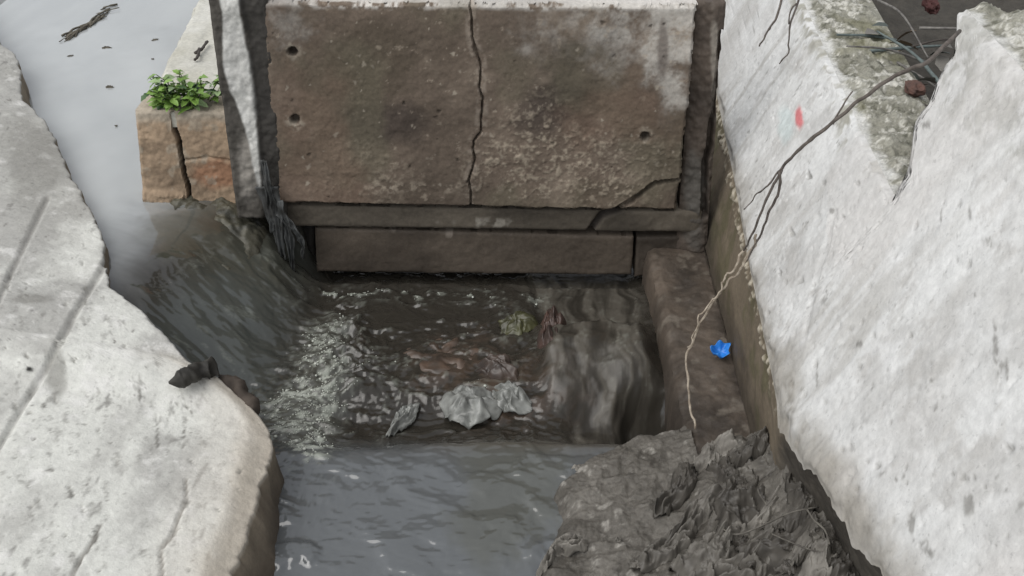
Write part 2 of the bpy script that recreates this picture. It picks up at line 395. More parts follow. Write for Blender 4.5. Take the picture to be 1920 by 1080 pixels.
def bubbles():
    prob = np.clip(foam - .12, 0, 1) * ((X > -.9) & (X < .6) & (Y > 2.2) & (Y < 3.3)); pr = prob.ravel() / prob.sum()
    idx = RNG.choice(len(pr), 1300, p=pr)
    ico = [(0, 0, 1), (.894, 0, .447), (.276, .851, .447), (-.724, .526, .447), (-.724, -.526, .447), (.276, -.851, .447), (.724, .526, -.447), (-.276, .851, -.447), (-.894, 0, -.447), (-.276, -.851, -.447), (.724, -.526, -.447), (0, 0, -1)]
    fc = [(0, 1, 2), (0, 2, 3), (0, 3, 4), (0, 4, 5), (0, 5, 1), (1, 6, 2), (2, 7, 3), (3, 8, 4), (4, 9, 5), (5, 10, 1), (6, 7, 2), (7, 8, 3), (8, 9, 4), (9, 10, 5), (10, 6, 1), (11, 7, 6), (11, 8, 7), (11, 9, 8), (11, 10, 9), (11, 6, 10)]
    ico = np.array(ico); fc = np.array(fc)
    r = RNG.uniform(.001, .0036, len(idx)) * (1 + 1.2 * (RNG.random(len(idx)) > .95))
    cen = np.stack([X.ravel()[idx], Y.ravel()[idx], Z.ravel()[idx]], -1) + RNG.normal(0, .006, (len(idx), 3)) * (1, 1, .25)
    P = (ico[None] * r[:, None, None] * (1, 1, .7) + cen[:, None]).reshape(-1, 3)
    F = (fc[None] + 12 * np.arange(len(idx))[:, None, None]).reshape(-1, 3)
    me = make_mesh('foam', P, F); smooth(me)
    o = link('foam', me, plain('white_froth', (0.55, 0.57, 0.52), .4, (0.42, 0.44, 0.39), 20), loc=(-.7, 2.6, 0))
    tag(o, 'white froth of bubbles where the inflow meets the pool', 'foam', None, 'stuff')
bubbles()

# ---- concrete lining on the left
e = empty('concrete_bank', (-1.2, 2.0, 0.0), 'pale cracked concrete bank sloping down to the stream on the left', 'bank')
ys = axis((-.4, 1.15, .05), (1.15, 3.3, .0062), (3.3, 5.4, .014), (5.4, 8.2, .15))
sk = np.array([-.40, -.30, -.22, -.15, -.10, -.06, -.03, -.012])               # down the side face
sv = np.concatenate([sk, axis((0, .85, .0065), (.85, 1.3, .012), (1.3, 3.2, .1))])
Sg, Yg = np.meshgrid(sv, ys, indexing='ij')
side = Sg < 0; sp = np.where(side, 0, Sg)
jag = 0.016 * fbm(Yg, 0 * Yg, 0, 9, 4, 60) + 0.010 * fbm(Yg, 0 * Yg, 0, 40, 3, 61)
Xe = edgeX(Yg) + jag * np.exp(-sp / .02) * np.where(side, np.clip(1 + Sg / .09, 0, 1), 1)
Xg = Xe - sp
near = 1 - sstep(2.28, 2.46, Yg)
Zg = edgeZ(Yg) + 0.24 * sp + near * 0.022 * sstep(0, .07, sp) + .10 * sstep(.75, 1.6, sp) * sp
Zg = Zg - 0.007 * np.exp(-sp / .007) * (0.5 + .5 * fbm(Xg, Yg, 0, 25, 3, 63))
Zg = Zg + 0.010 * fbm(Xg, Yg, 0, 3.0, 3, 64) + 0.0035 * fbm(Xg, Yg, 0, 18, 4, 65)
# facet: the nearer slab lies proud of the upper one along a ragged line
facet = (Xg + 1.405) + .25 * np.maximum(0, Yg - 2.55) + .03 * fbm(Xg, Yg, 0, 5, 3, 66)
Zg = Zg + np.where(side, 0, 0.004 * sstep(-.05, .10, facet))
Zg = Zg + np.where(side, Sg * 1.0, 0)
flare = np.where(side, (-Sg) * (0.06 + .34 * near * sstep(2.25, 1.75, Yg)), 0)
Xg = Xg + flare + np.where(side, .014 * fbm(Yg, Zg, 0, 12, 4, 67) * sstep(0, -.05, Sg), 0)
Vb = np.stack([Xg, Yg, Zg], -1)
pX, pY = proj(Vb)
JA = segdist(pX + 5 * fbm(pX, pY, 0, .01, 2, 68), pY, [(199, 486), (150, 575), (6, 822), (-80, 970)])
JB = segdist(pX, pY, [(88, 372), (50, 450), (4, 545), (-60, 690)])
JC = segdist(pX + 6 * fbm(pX, pY, 0, .03, 3, 69), pY, [(350, 900), (343, 955), (325, 1000), (303, 1030), (300, 1085)])
JD = segdist(pX + 6 * fbm(pX, pY, 0, .03, 3, 70), pY, [(190, 985), (150, 1050), (130, 1090)])
grv = np.where(side, 0, 1)
Vb[..., 2] -= grv * (0.010 * (1 - sstep(2.0, 9, JA)) + .007 * (1 - sstep(1.5, 8, JB)) + .007 * (1 - sstep(1, 4, JC)) + .005 * (1 - sstep(1, 4, JD)))
c = np.empty(Vb.shape); c[:] = (0.625, 0.63, 0.59)
c = mix(c, (0.36, 0.355, 0.335), .85 * sstep(-.25, .5, fbm(Xg * 1.6, Yg, 0, 4, 5, 71, .6) + .55 * sstep(.05, -.15, facet) - .12))
c = mix(c, (0.34, 0.335, 0.31), .7 * sstep(.1, -.1, facet) * sstep(-.3, .3, fbm(Xg, Yg, 0, 2.4, 4, 79)))
c = mix(c, (0.22, 0.215, 0.20), .8 * sstep(.38, .62, fbm(Xg * 3.2, Yg, 0, 10, 4, 72, .6)))
c = mix(c, (0.18, 0.175, 0.16), .8 * sstep(.42, .62, fbm(Xg * 1.5, Yg * .7, 0, 34, 5, 73, .7)))
c = mix(c, (0.70, 0.695, 0.67), .6 * sstep(.15, .5, fbm(Xg, Yg, 0, 16, 5, 74, .65)))
c = mix(c, (0.27, 0.265, 0.245), .6 * sstep(.25, .5, fbm(Xg * 2.5 + .8 * Yg, Yg, 0, 22, 5, 174, .7)))
c = mix(c, (0.20, 0.195, 0.18), .8 * (1 - sstep(3, 9, JA)) * (.6 + .4 * fbm(pX, pY, 0, .05, 2, 3)))
c = mix(c, (0.22, 0.215, 0.20), .7 * (1 - sstep(2, 8, JB)))
c = mix(c, (0.20, 0.19, 0.17), .8 * (1 - sstep(1, 6, np.minimum(JC, JD))))
c = mix(c, (0.24, 0.235, 0.215), .75 * np.maximum(blob(pX, pY, 62, 560, 40, 10, .5, .03, 75), np.maximum(blob(pX, pY, 105, 700, 22, 55, .5, .03, 76), blob(pX, pY, 60, 320, 60, 110, .6, .01, 77) * .8)))
c = mix(c, (0.03, 0.03, 0.028), blob(pX, pY, 56, 692, 9, 6, .4, .1, 78))
for (ax, ay, rx, ry) in [(262, 740, 5, 14), (295, 820, 5, 26), (132, 925, 6, 12), (345, 810, 3, 22), (358, 770, 3, 20), (60, 760, 9, 4), (95, 880, 12, 4), (180, 1000, 6, 16), (82, 760, 6, 5), (160, 565, 5, 6), (215, 640, 4, 6), (275, 690, 4, 5), (250, 620, 4, 4)]:
    c = mix(c, (0.15, 0.145, 0.13), .8 * blob(pX, pY, ax, ay, rx * .7, ry, 1.0, .14, int(ax)))
tan = near * (1 - sstep(.03, .11, Sg + .03 * fbm(Xg, Yg, 0, 7, 3, 80)))
c = mix(c, (0.40, 0.345, 0.265), .8 * tan)
c = mix(c, (0.56, 0.52, 0.46), .4 * near * (1 - sstep(.1, .26, Sg)))
pm = pits(pX, pY, 95, 0, 480, 480, 1075, 43, 1.5, 4.0, 2.6, .15)
Vb[..., 2] -= grv * .005 * pm
c = mix(c, (0.20, 0.195, 0.175), .75 * pm)
wetS = sstep(.13, -.02, Zg + .05 * fbm(Yg, Zg, 0, 6, 4, 81))
c[side] = (0.28, 0.23, 0.18)
c = np.where(side[..., None], mix(np.where(side[..., None], mix((0.13, 0.105, 0.08), (0.27, 0.23, 0.175), .5 + .6 * fbm(Yg * 2, Zg, 0, 8, 4, 82)), c), (0.07, 0.055, 0.042), .85 * wetS), c)
wet = np.where(side, .6 * wetS, 0)
k0 = len(sk)
gu = np.gradient(Vb, axis=0); gv_ = np.gradient(Vb, axis=1); NB = np.cross(gu, gv_); NB /= np.linalg.norm(NB, axis=-1, keepdims=True) + 1e-12
NB = np.where((NB[..., 2:3] < 0), -NB, NB)
def slab_part(name, rows, mask=None, mat=M_PLASTER, flag=False):
    V_, C_, W_ = Vb[rows], c[rows], wet[rows]
    n, m = V_.shape[:2]; F = orient(V_, gridfaces(n, m), (0.2, 0, 1))
    if mask is not None:
        cen = mask[rows].ravel()[F].mean(1); F = F[cen > (.4 if flag else .6)]
        used = np.unique(F); re = -np.ones(n * m, int); re[used] = np.arange(len(used)); F = re[F]
        P, C2, W2 = V_.reshape(-1, 3)[used], C_.reshape(-1, 3)[used], W_.ravel()[used]
        NN = NB[rows].reshape(-1, 3)[used]
    else: P, C2, W2, NN = V_.reshape(-1, 3), C_.reshape(-1, 3), W_.ravel(), None
    me = make_mesh(name, P, F); smooth(me); paint(me, C2, W2)
    if NN is not None: me.normals_split_custom_set_from_vertices(NN.tolist())
    return link(name, me, mat, e)
JX = np.interp(Vb[..., 1], [0, U(6, 822, z=.33)[1], U(199, 486, z=.35)[1], 9], [U(6, 822, z=.33)[0]] * 2 + [U(199, 486, z=.35)[0]] * 2)
upper_m = (Vb[..., 0] < JX).astype(float)
slab_part('slab', slice(k0, None), 1 - upper_m)['label'] = 'bright pale lower slab next to the water'
slab_part('slab', slice(k0, None), upper_m, flag=True)['label'] = 'greyer upper slab beyond the long joint'
slab_part('side_face', slice(0, k0 + 1))['label'] = 'brown wet side face of the slab'

# ---- white retaining wall on the right: profile per station (Y)
#            Y     base(x,z)     ledge(x,z)    plaster foot(x,z)  top edge(x,z)   top back(x,z)
def _st(Y, foot, base_x, top_z, width):
    px_at = lambda z: .73 + .0875 * (Y - 2.2) + .535 * (z - .45)          # the battered face is one plane
    return (Y, (base_x + .02, -.3), (base_x, .12), (px_at(foot), foot), (px_at(top_z), top_z), (px_at(top_z) + width, top_z - .01))
ST = [_st(6.0, .46, .80, .95, .28), _st(3.9, .46, .785, .95, .28), _st(3.25, .46, .765, .945, .27), _st(2.73, .45, .75, .94, .26), _st(2.225, .45, .735, .945, .24),
      _st(2.190, .45, .735, 1.315, .30), _st(1.93, .45, .74, 1.32, .30), _st(1.86, .46, .78, 1.32, .3), _st(1.75, .49, .85, 1.325, .3), _st(1.5, .57, .90, 1.33, .3), _st(1.24, .65, .93, 1.34, .3), _st(.6, .74, .95, 1.35, .3), _st(-.5, .75, .95, 1.35, .3)][::-1]
STY = np.array([s[0] for s in ST])
def prof(k, Y): return np.interp(Y, STY, [s[k][0] for s in ST]), np.interp(Y, STY, [s[k][1] for s in ST])
ysw = axis((-.5, 1.1, .05), (1.1, 2.17, .0062), (2.17, 2.25, .0022), (2.25, 4.0, .0065), (4.0, 6, .08))
ragY = ysw
wall_e = empty('retaining_wall', (1.0, 2.2, 0.0), 'tall white plastered retaining wall with mossy broken top on the right', 'wall')
def strip(k0, k1, n, off=0.0):
    """ruled grid between two profile lines"""
    v = np.linspace(0, 1, n); Vv, Yv = np.meshgrid(v, ysw, indexing='ij')
    vj = Vv if k1 == 4 else np.full_like(Vv, 1.0 if k0 == 4 else 0.0)
    Yr = Yv + 0.010 * fbm(Yv * 0, vj, 0, 11, 4, 90, .6) * np.exp(-((Yv - 2.21) / .09) ** 2)
    x0, z0 = prof(k0, Yr); x1, z1 = prof(k1, Yr)
    zz = z0 + (z1 - z0) * Vv
    footw = Vv ** 3 if k1 == 3 else ((1 - Vv) ** 8 if k0 == 3 else 0 * Vv)
    zz = zz + footw * sstep(2.1, 1.9, Yv) * (.075 * fbm(Yv * 7, 0 * Yv, 0, 1, 4, 274, .6) - .035)
    ysh = 1.10 * np.maximum(0, zz - .95) * sstep(1.1, 2.15, Yv) * (Yv < 2.24)
    ysh = ysh + .075 * fbm(zz * 0, zz, 0, 13, 4, 190, .6) * sstep(.955, 1.02, zz) * np.exp(-((Yv - 2.2) / .12) ** 2) * (Yv < 2.24)
    return x0 + (x1 - x0) * Vv + .0875 * ysh, Yv + ysh, zz, Vv
def wall_disp(x, y, z): return 0.007 * fbm(x, y, z, 3.2, 3, 91) + 0.005 * fbm(x, y, z, 13, 5, 92, .6)
# plaster face
x, y, z, v = strip(3, 4, 150)
px_, py_ = proj(np.stack([x, y, z], -1))
footrag = sstep(.06, 0, v + .05 * fbm(y, v, 0, 10, 4, 93))
d = wall_disp(x, y, z) + .016 * (1 - footrag)
pk = fbm(x, y, z, 26, 3, 94)
d = d - .004 * sstep(.25, .55, fbm(x, y * 1.4, z, 26, 5, 194, .7)) + .002 * fbm(x, y, z, 16, 4, 195, .6)
pm = np.maximum(pits(px_, py_, 75, 1420, 1910, 330, 1060, 41), pits(px_, py_, 40, 1450, 1680, 480, 860, 42, 1.4, 3.5))
d = d - .009 * pm
GR = segdist(px_ + 4 * fbm(px_, py_, 0, .02, 2, 95), py_, [(1575, 400), (1560, 470), (1540, 540), (1515, 640)])
d = d - .006 * (1 - sstep(2, 7, GR)) * .6
d = d * sstep(0, .02, v) * sstep(1.0, .985, v)
trow = sstep(1.0, .985, v) * sstep(.955, 1.0, v + .03 * fbm(x, y, z, 18, 3, 96))
V = np.stack([x - d * .88, y, z + d * .47 - .02 * trow * np.abs(fbm(y, v, 0, 22, 3, 97))], -1)
c = np.empty(V.shape); c[:] = (0.645, 0.65, 0.64)
c = mix(c, (0.48, 0.475, 0.46), .85 * sstep(-.1, .4, fbm(x, y, z * .5, 3.0, 5, 98, .6)))
c = mix(c, (0.40, 0.395, 0.38), .5 * sstep(.15, .55, fbm(x, y * 1.6, z, 6, 5, 99, .6)))
c = mix(c, (0.72, 0.725, 0.72), .6 * sstep(.05, .5, fbm(x, y, z, 9, 5, 100, .65)))
c = mix(c, (0.44, 0.43, 0.41), .55 * sstep(.15, .4, fbm(x, y * 1.3, z, 8, 5, 199, .7)))
c = mix(c, (0.24, 0.235, 0.22), .75 * sstep(.34, .60, fbm(x, y * 1.2, z, 26, 5, 101, .7)))
c = mix(c, (0.42, 0.40, 0.37), .75 * blob(px_, py_, 1560, 950, 80, 130, .5, .01, 102))
c = mix(c, (0.36, 0.33, 0.28), .8 * footrag * sstep(-.2, .3, fbm(x, y, z, 20, 3, 103)))
c = mix(c, (0.20, 0.195, 0.18), .8 * blob(px_, py_, 1490, 740, 14, 80, .8, .05, 104) * sstep(-.1, .3, pk))
mosstop = sstep(.86, 1.0, v + .18 * fbm(x, y, z, 9, 5, 105, .65)) * (z < .955)
c = mix(c, (0.30, 0.29, 0.24), .85 * mosstop * sstep(-.15, .2, fbm(x, y, z, 25, 3, 106)))
nearm = sstep(.84, .97, v + .30 * fbm(x, y, z, 6, 5, 107, .65)) * (z >= .955)
c = mix(c, (0.33, 0.33, 0.30), .85 * nearm * sstep(-.1, .12, fbm(x, y, z, 20, 5, 108, .65)))
c = mix(c, (0.20, 0.195, 0.18), .75 * pm)
run = fbm(y * 14 + .5 * fbm(x, y, z, 6, 2, 269), z * 1.6, 0, 1, 4, 270, .6)
c = mix(c, (0.43, 0.42, 0.395), .6 * sstep(.08, .45, run) * sstep(-.2, .3, fbm(x, y, z, 2.5, 3, 271)))
c = mix(c, (0.30, 0.28, 0.245), .8 * sstep(.16, .0, v + .10 * fbm(x, y, z, 9, 5, 272, .65)))
c = mix(c, (0.57, 0.555, 0.535), .6 * sstep(-.1, .4, fbm(x, y, z, 2.2, 3, 198)) * (px_ > 1560))
c = mix(c, (0.62, 0.16, 0.17), .9 * blob(px_, py_, 1506, 224, 8, 22, .4, .05, 109))
c = mix(c, (0.55, 0.66, 0.66), .5 * blob(px_, py_, 1480, 235, 16, 35, .4, .04, 110))
for (ax, ay, rx, ry) in [(1720, 990, 9, 28), (1830, 955, 16, 26), (1755, 1040, 14, 12), (1880, 620, 6, 12), (1775, 415, 4, 26), (1830, 405, 4, 16), (1880, 660, 12, 28), (1745, 240, 14, 12), (1540, 710, 4, 30), (1620, 650, 16, 10), (1570, 400, 9, 6), (1760, 720, 5, 6), (1695, 905, 4, 8), (1840, 560, 6, 4), (1900, 700, 5, 30)]:
    c = mix(c, (0.22, 0.215, 0.20), .75 * blob(px_, py_, ax, ay, rx * .6, ry * .8, 1.1, .12, int(ax + ay)))
c = c * .94
sheet('plaster_face', V, c, 0.0, M_PLASTER, wall_e, face=(-1, 0, .2))
# broken wall top with moss and lichen
x, y, z, v = strip(4, 5, 54)
n1 = fbm(x, y, 0, 14, 4, 111, .6); n2 = ridged(x, y, 0, 20, 3, 112)
edge = np.minimum(v, 1 - v)
h = (.020 * n1 + .010 * n2 + .010 * fbm(x, y, 0, 45, 3, 118, .7) + .02 * np.abs(fbm(x, y, 0, 5, 2, 113))) * sstep(0, .15, edge)
c = mix((0.20, 0.195, 0.155), (0.33, 0.325, 0.28), .5 + .7 * n1)
c = mix(c, (0.56, 0.55, 0.50), .9 * sstep(.06, .26, fbm(x, y, 0, 42, 4, 114, .75) + .35 * fbm(x, y, 0, 7, 3, 115)))
c = mix(c, (0.10, 0.10, 0.075), .8 * sstep(.1, .4, fbm(x + 9, y, 0, 34, 4, 116, .7)))
c = mix(c, (0.17, 0.165, 0.10), .7 * sstep(.1, .5, fbm(x, y, 0, 6, 3, 117)) * (z < 1.0))
c = mix(c, (0.60, 0.60, 0.58), .85 * sstep(.12, -.02, v + .20 * fbm(x, y, 0, 16, 4, 273, .65)))
sheet('wall_top', np.stack([x, y, z + h], -1), c, 0.0, M_ROUGH, wall_e)
# lower brown band with exposed gravel
x, y, z, v = strip(2, 3, 60)
g = sstep(.80, .97, v + .08 * fbm(y, v, 0, 14, 3, 118)) * sstep(1.93, 2.0, y)
peb = fbm(x, y, z, 55, 2, 119)
d = sstep(0, .04, v) * sstep(1, .95, v) * (.006 * fbm(x, y, z, 12, 4, 120) + .012 * fbm(x, y, z, 14, 5, 126, .65) * sstep(2.0, 1.85, y) + g * .012 * sstep(.05, .35, peb))
c = mix((0.13, 0.105, 0.075), (0.20, 0.165, 0.12), .5 + .7 * fbm(x, y, z, 6, 4, 121))
c = mix(c, (0.10, 0.095, 0.05), .6 * sstep(0, .4, fbm(x, y, z, 10, 4, 122)))
c = mix(c, (0.46, 0.42, 0.34), .85 * g * sstep(.12, .3, peb))
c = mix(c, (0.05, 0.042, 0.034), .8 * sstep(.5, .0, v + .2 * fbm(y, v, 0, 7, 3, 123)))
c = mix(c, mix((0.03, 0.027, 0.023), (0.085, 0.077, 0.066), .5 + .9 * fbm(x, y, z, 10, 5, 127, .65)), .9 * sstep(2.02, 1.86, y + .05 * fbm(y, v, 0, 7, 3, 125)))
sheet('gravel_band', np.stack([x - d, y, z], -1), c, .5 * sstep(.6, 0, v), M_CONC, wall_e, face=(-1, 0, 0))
x, y, z, v = strip(1, 2, 20)
sheet('wall_foot', np.stack([x - .008 * fbm(x, y, z, 9, 4, 124), y, z], -1), np.array((0.06, 0.05, 0.04)), 0.6, M_WETST, wall_e, face=(-1, 0, 0))
bx, bz = prof(5, ysw)
back = np.stack([np.stack([bx, ysw, bz], -1), np.stack([bx + .05, ysw, bz * 0 - .5], -1)], 0)
sheet('wall_back', back, np.array((0.2, 0.19, 0.16)), 0.0, M_CONC, wall_e, face=(1, 0, 0))

# ---- wall across the channel
sw = empty('sluice_wall', (0, 3.45, -.1), 'stained brown concrete cross wall with a long vertical crack', 'wall')
YP = 3.30
TL, TR, BR, BL = U(488, 3, Y=YP), U(1309, 10, Y=YP), U(1271, 398, Y=YP), U(522, 381, Y=YP)
nu, nv = 400, 210
u, v = np.meshgrid(np.linspace(0, 1, nu), np.linspace(0, 1, nv), indexing='ij')
P = (TL[None, None] * ((1 - u) * (1 - v))[..., None] + TR * (u * (1 - v))[..., None] + BR * (u * v)[..., None] + BL * ((1 - u) * v)[..., None])
px_, py_ = proj(P)
ed = np.minimum(np.minimum(u * 1.5, (1 - u) * 1.5), np.minimum(v, 1 - v) * .8)
wob = sstep(.03, 0, ed) * .008
P[..., 0] += wob * fbm(P[..., 2], P[..., 0] * .1, 0, 16, 4, 130); P[..., 2] += wob * fbm(P[..., 0], P[..., 2] * .1, 0, 14, 4, 131)
CR1 = [(880, -10), (884, 30), (886, 70), (894, 96), (903, 130), (900, 165), (906, 185), (900, 235), (902, 248), (886, 266), (890, 300), (879, 338), (884, 360), (882, 400)]
CR2 = [(1290, 325), (1272, 338), (1230, 346), (1205, 362), (1185, 378), (1160, 392), (1128, 404), (1108, 432)]
c1 = segdist(px_ + 3 * fbm(px_, py_, 0, .06, 3, 132), py_, CR1); c2 = segdist(px_ + 3 * fbm(px_, py_, 0, .06, 3, 133), py_ + 3 * fbm(px_, py_, 0, .06, 3, 134), CR2)
below2 = (py_ > np.interp(px_, [1108, 1128, 1160, 1185, 1205, 1230, 1272, 1290], [432, 404, 392, 378, 362, 346, 338, 325])) & (px_ > 1108)
holes = np.minimum(np.minimum(np.hypot(px_ - 548, py_ - 97), np.hypot(px_ - 552, py_ - 225)), np.hypot(px_ - 1210, py_ - 257))
nz = fbm(P[..., 0], P[..., 2], 0, 9, 5, 135, .55); fine = fbm(P[..., 0], P[..., 2], 0, 45, 4, 136, .6)
grit = fbm(P[..., 0], P[..., 2], 0, 75, 2, 137)
gz = np.clip(blob(px_, py_, 1130, 300, 250, 75, .7, .012, 138) + blob(px_, py_, 660, 320, 110, 70, .7, .015, 139) * .6 + blob(px_, py_, 1000, 250, 120, 90, .7, .012, 140) * .6, 0, 1)
dep = .006 * nz + .0022 * fine + gz * .0022 * sstep(.1, .5, grit)
dep = dep - .020 * (1 - sstep(.7, 2.6 + 2.5 * np.exp(-((py_ - 98) / 12) ** 2), c1)) - .035 * (1 - sstep(2.5, 6.5, c2)) - .035 * (1 - sstep(4, 11, holes + 3 * fine))
dep = dep - .012 * below2
dep = dep - .03 * sstep(.012, 0, ed) * (.4 + .6 * (fine > 0))
P[..., 1] -= dep
b0 = np.empty(P.shape); b0[:] = (0.150, 0.118, 0.092)
b0 = mix(b0, (0.105, 0.083, 0.064), .9 * sstep(-.2, .35, fbm(P[..., 0], P[..., 2], 0, 3.2, 5, 141, .55)))
b0 = mix(b0, (0.255, 0.21, 0.165), .7 * sstep(0, .5, fbm(P[..., 0], P[..., 2], 0, 5, 5, 142, .6)))
pale = np.clip(blob(px_, py_, 1170, 45, 190, 95, .9, .014, 143, .9) + blob(px_, py_, 1265, 90, 60, 120, .6, .02, 144) + .6 * blob(px_, py_, 540, 45, 60, 45, .8, .03, 145), 0, 1)
b0 = mix(b0, (0.42, 0.40, 0.365), .85 * pale * sstep(-.30, .55, fbm(P[..., 0], P[..., 2], 0, 16, 5, 146, .7) + .25 * pale))
b0 = mix(b0, (0.14, 0.12, 0.105), .8 * blob(px_, py_, 1243, 85, 12, 70, .5, .03, 147))
b0 = mix(b0, (0.062, 0.049, 0.041), .9 * np.maximum(blob(px_, py_, 715, 228, 105, 48, .5, .012, 148), blob(px_, py_, 1050, 190, 95, 70, .6, .012, 149)))
b0 = mix(b0, (0.095, 0.076, 0.056), .75 * np.maximum(blob(px_, py_, 690, 110, 80, 90, .6, .012, 150), blob(px_, py_, 1150, 365, 110, 30, .5, .02, 151)))
b0 = mix(b0, (0.32, 0.275, 0.215), .75 * gz * sstep(-.05, .40, fine * .7 + grit * .5 + .4 * fbm(P[..., 0], P[..., 2], 0, 120, 2, 257)))
b0 = mix(b0, (0.34, 0.29, 0.23), .55 * sstep(.36, .52, fbm(P[..., 0], P[..., 2] * 1.4, 0, 30, 5, 152, .7)))
arc = segdist(px_ + 12 * fbm(px_, py_, 0, .03, 3, 153), py_ + 10 * fbm(px_, py_, 0, .03, 3, 154), [(600, 210), (585, 270), (600, 320), (640, 345), (720, 350), (830, 352), (960, 350)])
b0 = mix(b0, (0.31, 0.265, 0.21), .7 * (1 - sstep(3, 16, arc)) * sstep(-.05, .3, fine + .1))
b0 = mix(b0, (0.52, 0.50, 0.465), .9 * sstep(.03, .008, v * .8 + .012 * nz) * sstep(-.3, .1, nz + fine))
b0[:, 0] = mix((0.40, 0.38, 0.35), (0.55, 0.53, 0.5), .5 + .5 * fbm(u[:, 0], 0 * u[:, 0], 0, 6, 2, 255))
b0 = mix(b0, (0.125, 0.110, 0.078), .65 * sstep(-.05, .35, fbm(P[..., 0], P[..., 2], 0, 3.6, 4, 262)) * (1 - pale))
b0 = mix(b0, (0.155, 0.108, 0.080), .6 * sstep(0, .4, fbm(P[..., 0], P[..., 2], 0, 2.8, 4, 263)) * (1 - pale))
b0 = mix(b0, (0.33, 0.29, 0.235), .75 * (1 - sstep(9, 20, holes + 12 * fbm(px_, py_, 0, .06, 3, 264))) * sstep(-.2, .25, fine + .1))
ppm = pits(px_, py_, 22, 500, 1290, 20, 370, 44, 1.5, 4.0, 1.6)
P[..., 1] += .007 * ppm
b0 = mix(b0, (0.06, 0.05, 0.04), .7 * ppm)
b0 = mix(b0, (0.36, 0.32, 0.26), .8 * pits(px_, py_, 90, 500, 1290, 20, 370, 45, 1.3, 3.2, 1.8))
b0 = mix(b0, (0.05, 0.04, 0.033), .8 * (1 - sstep(5, 12, holes + 3 * fine)))
b0 = mix(b0, (0.30, 0.255, 0.21), .6 * (1 - sstep(4, 9, np.abs(c1 - 5))) * sstep(-.2, .2, fine))
keep = ~below2
b0 = b0 * (1 + .42 * fbm(P[..., 0] * 1.2, P[..., 2], 0, 3.3, 4, 275, .55))[..., None]
pan = sheet('panel', P, b0, .0, M_CONC, sw, back=(0, .17, 0), face=(0, -1, 0))
# lip under the panel and the beam below it
def facebox(name, corners, Yf, thick, col, n, m, amp, seed, wet=0.2, parent=sw, mat=M_CONC, colfun=None, deptf=None):
    a, b, cc, dd = [U(p[0], p[1], Y=Yf) for p in corners]
    u, v = np.meshgrid(np.linspace(0, 1, n), np.linspace(0, 1, m), indexing='ij')
    Q = a * ((1 - u) * (1 - v))[..., None] + b * (u * (1 - v))[..., None] + cc * (u * v)[..., None] + dd * ((1 - u) * v)[..., None]
    qx, qy = proj(Q)
    nn = fbm(Q[..., 0], Q[..., 2], 0, 12, 4, seed, .55)
    dd_ = amp * nn + amp * .5 * fbm(Q[..., 0], Q[..., 2], 0, 50, 3, seed + 1)
    e2 = np.minimum(np.minimum(u, 1 - u) * abs(b[0] - a[0]), np.minimum(v, 1 - v) * abs(a[2] - dd[2]))
    dd_ = dd_ - .010 * sstep(.010, 0, e2) * (.5 + .5 * nn)
    if deptf is not None: dd_ = dd_ + deptf(qx, qy, Q)
    Q[..., 1] -= dd_
    C = mix(np.array(col) * .6, np.array(col) * 1.25, np.clip(.5 + .9 * fbm(Q[..., 0] * .6, Q[..., 2], 0, 8, 5, seed + 2, .6), 0, 1))
    if colfun is not None: C = colfun(C, qx, qy, Q)
    return sheet(name, Q, C, wet, mat, parent, back=(0, thick, 0), face=(0, -1, 0))
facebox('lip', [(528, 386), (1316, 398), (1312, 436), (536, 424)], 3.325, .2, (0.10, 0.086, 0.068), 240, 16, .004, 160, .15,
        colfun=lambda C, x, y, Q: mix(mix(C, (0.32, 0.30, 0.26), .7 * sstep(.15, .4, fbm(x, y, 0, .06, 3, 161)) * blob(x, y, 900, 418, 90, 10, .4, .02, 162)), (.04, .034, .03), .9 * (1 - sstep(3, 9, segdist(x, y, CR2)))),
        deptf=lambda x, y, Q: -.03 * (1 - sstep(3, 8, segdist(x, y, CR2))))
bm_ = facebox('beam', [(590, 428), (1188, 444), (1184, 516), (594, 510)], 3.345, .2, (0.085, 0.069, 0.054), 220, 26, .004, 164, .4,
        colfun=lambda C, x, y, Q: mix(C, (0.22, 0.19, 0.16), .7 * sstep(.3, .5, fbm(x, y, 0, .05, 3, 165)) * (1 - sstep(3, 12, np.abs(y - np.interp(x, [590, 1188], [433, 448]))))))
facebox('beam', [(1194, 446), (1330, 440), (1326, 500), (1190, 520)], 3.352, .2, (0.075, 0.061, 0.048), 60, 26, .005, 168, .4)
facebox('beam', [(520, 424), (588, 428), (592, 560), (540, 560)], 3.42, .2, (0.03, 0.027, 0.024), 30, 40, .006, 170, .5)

# right-hand dark slot between the panel and the white wall
rp = empty('gate_slot', (.68, 3.4, 0), 'dark damp ragged concrete strip between the cross wall and the white wall', 'post')
facebox('strip', [(1303, 4), (1360, 2), (1322, 470), (1268, 470)], 3.345, .07, (0.085, 0.068, 0.055), 40, 190, .012, 175, .3, rp,
        colfun=lambda C, x, y, Q: mix(mix(C, (0.26, 0.235, 0.20), .8 * blob(x, y, 1338, 110, 9, 90, .7, .03, 176)), (0.105, 0.10, 0.09), .8 * blob(x, y, 1300, 370, 26, 80, .5, .02, 177)),
        deptf=lambda x, y, Q: .02 * sstep(1310, 1345, x + .1 * y) - .05 * (1 - sstep(3, 8, segdist(x + 4 * fbm(x, y, 0, .03, 3, 178), y, [(1352, 60), (1345, 130), (1335, 230), (1322, 300), (1318, 400)]))))

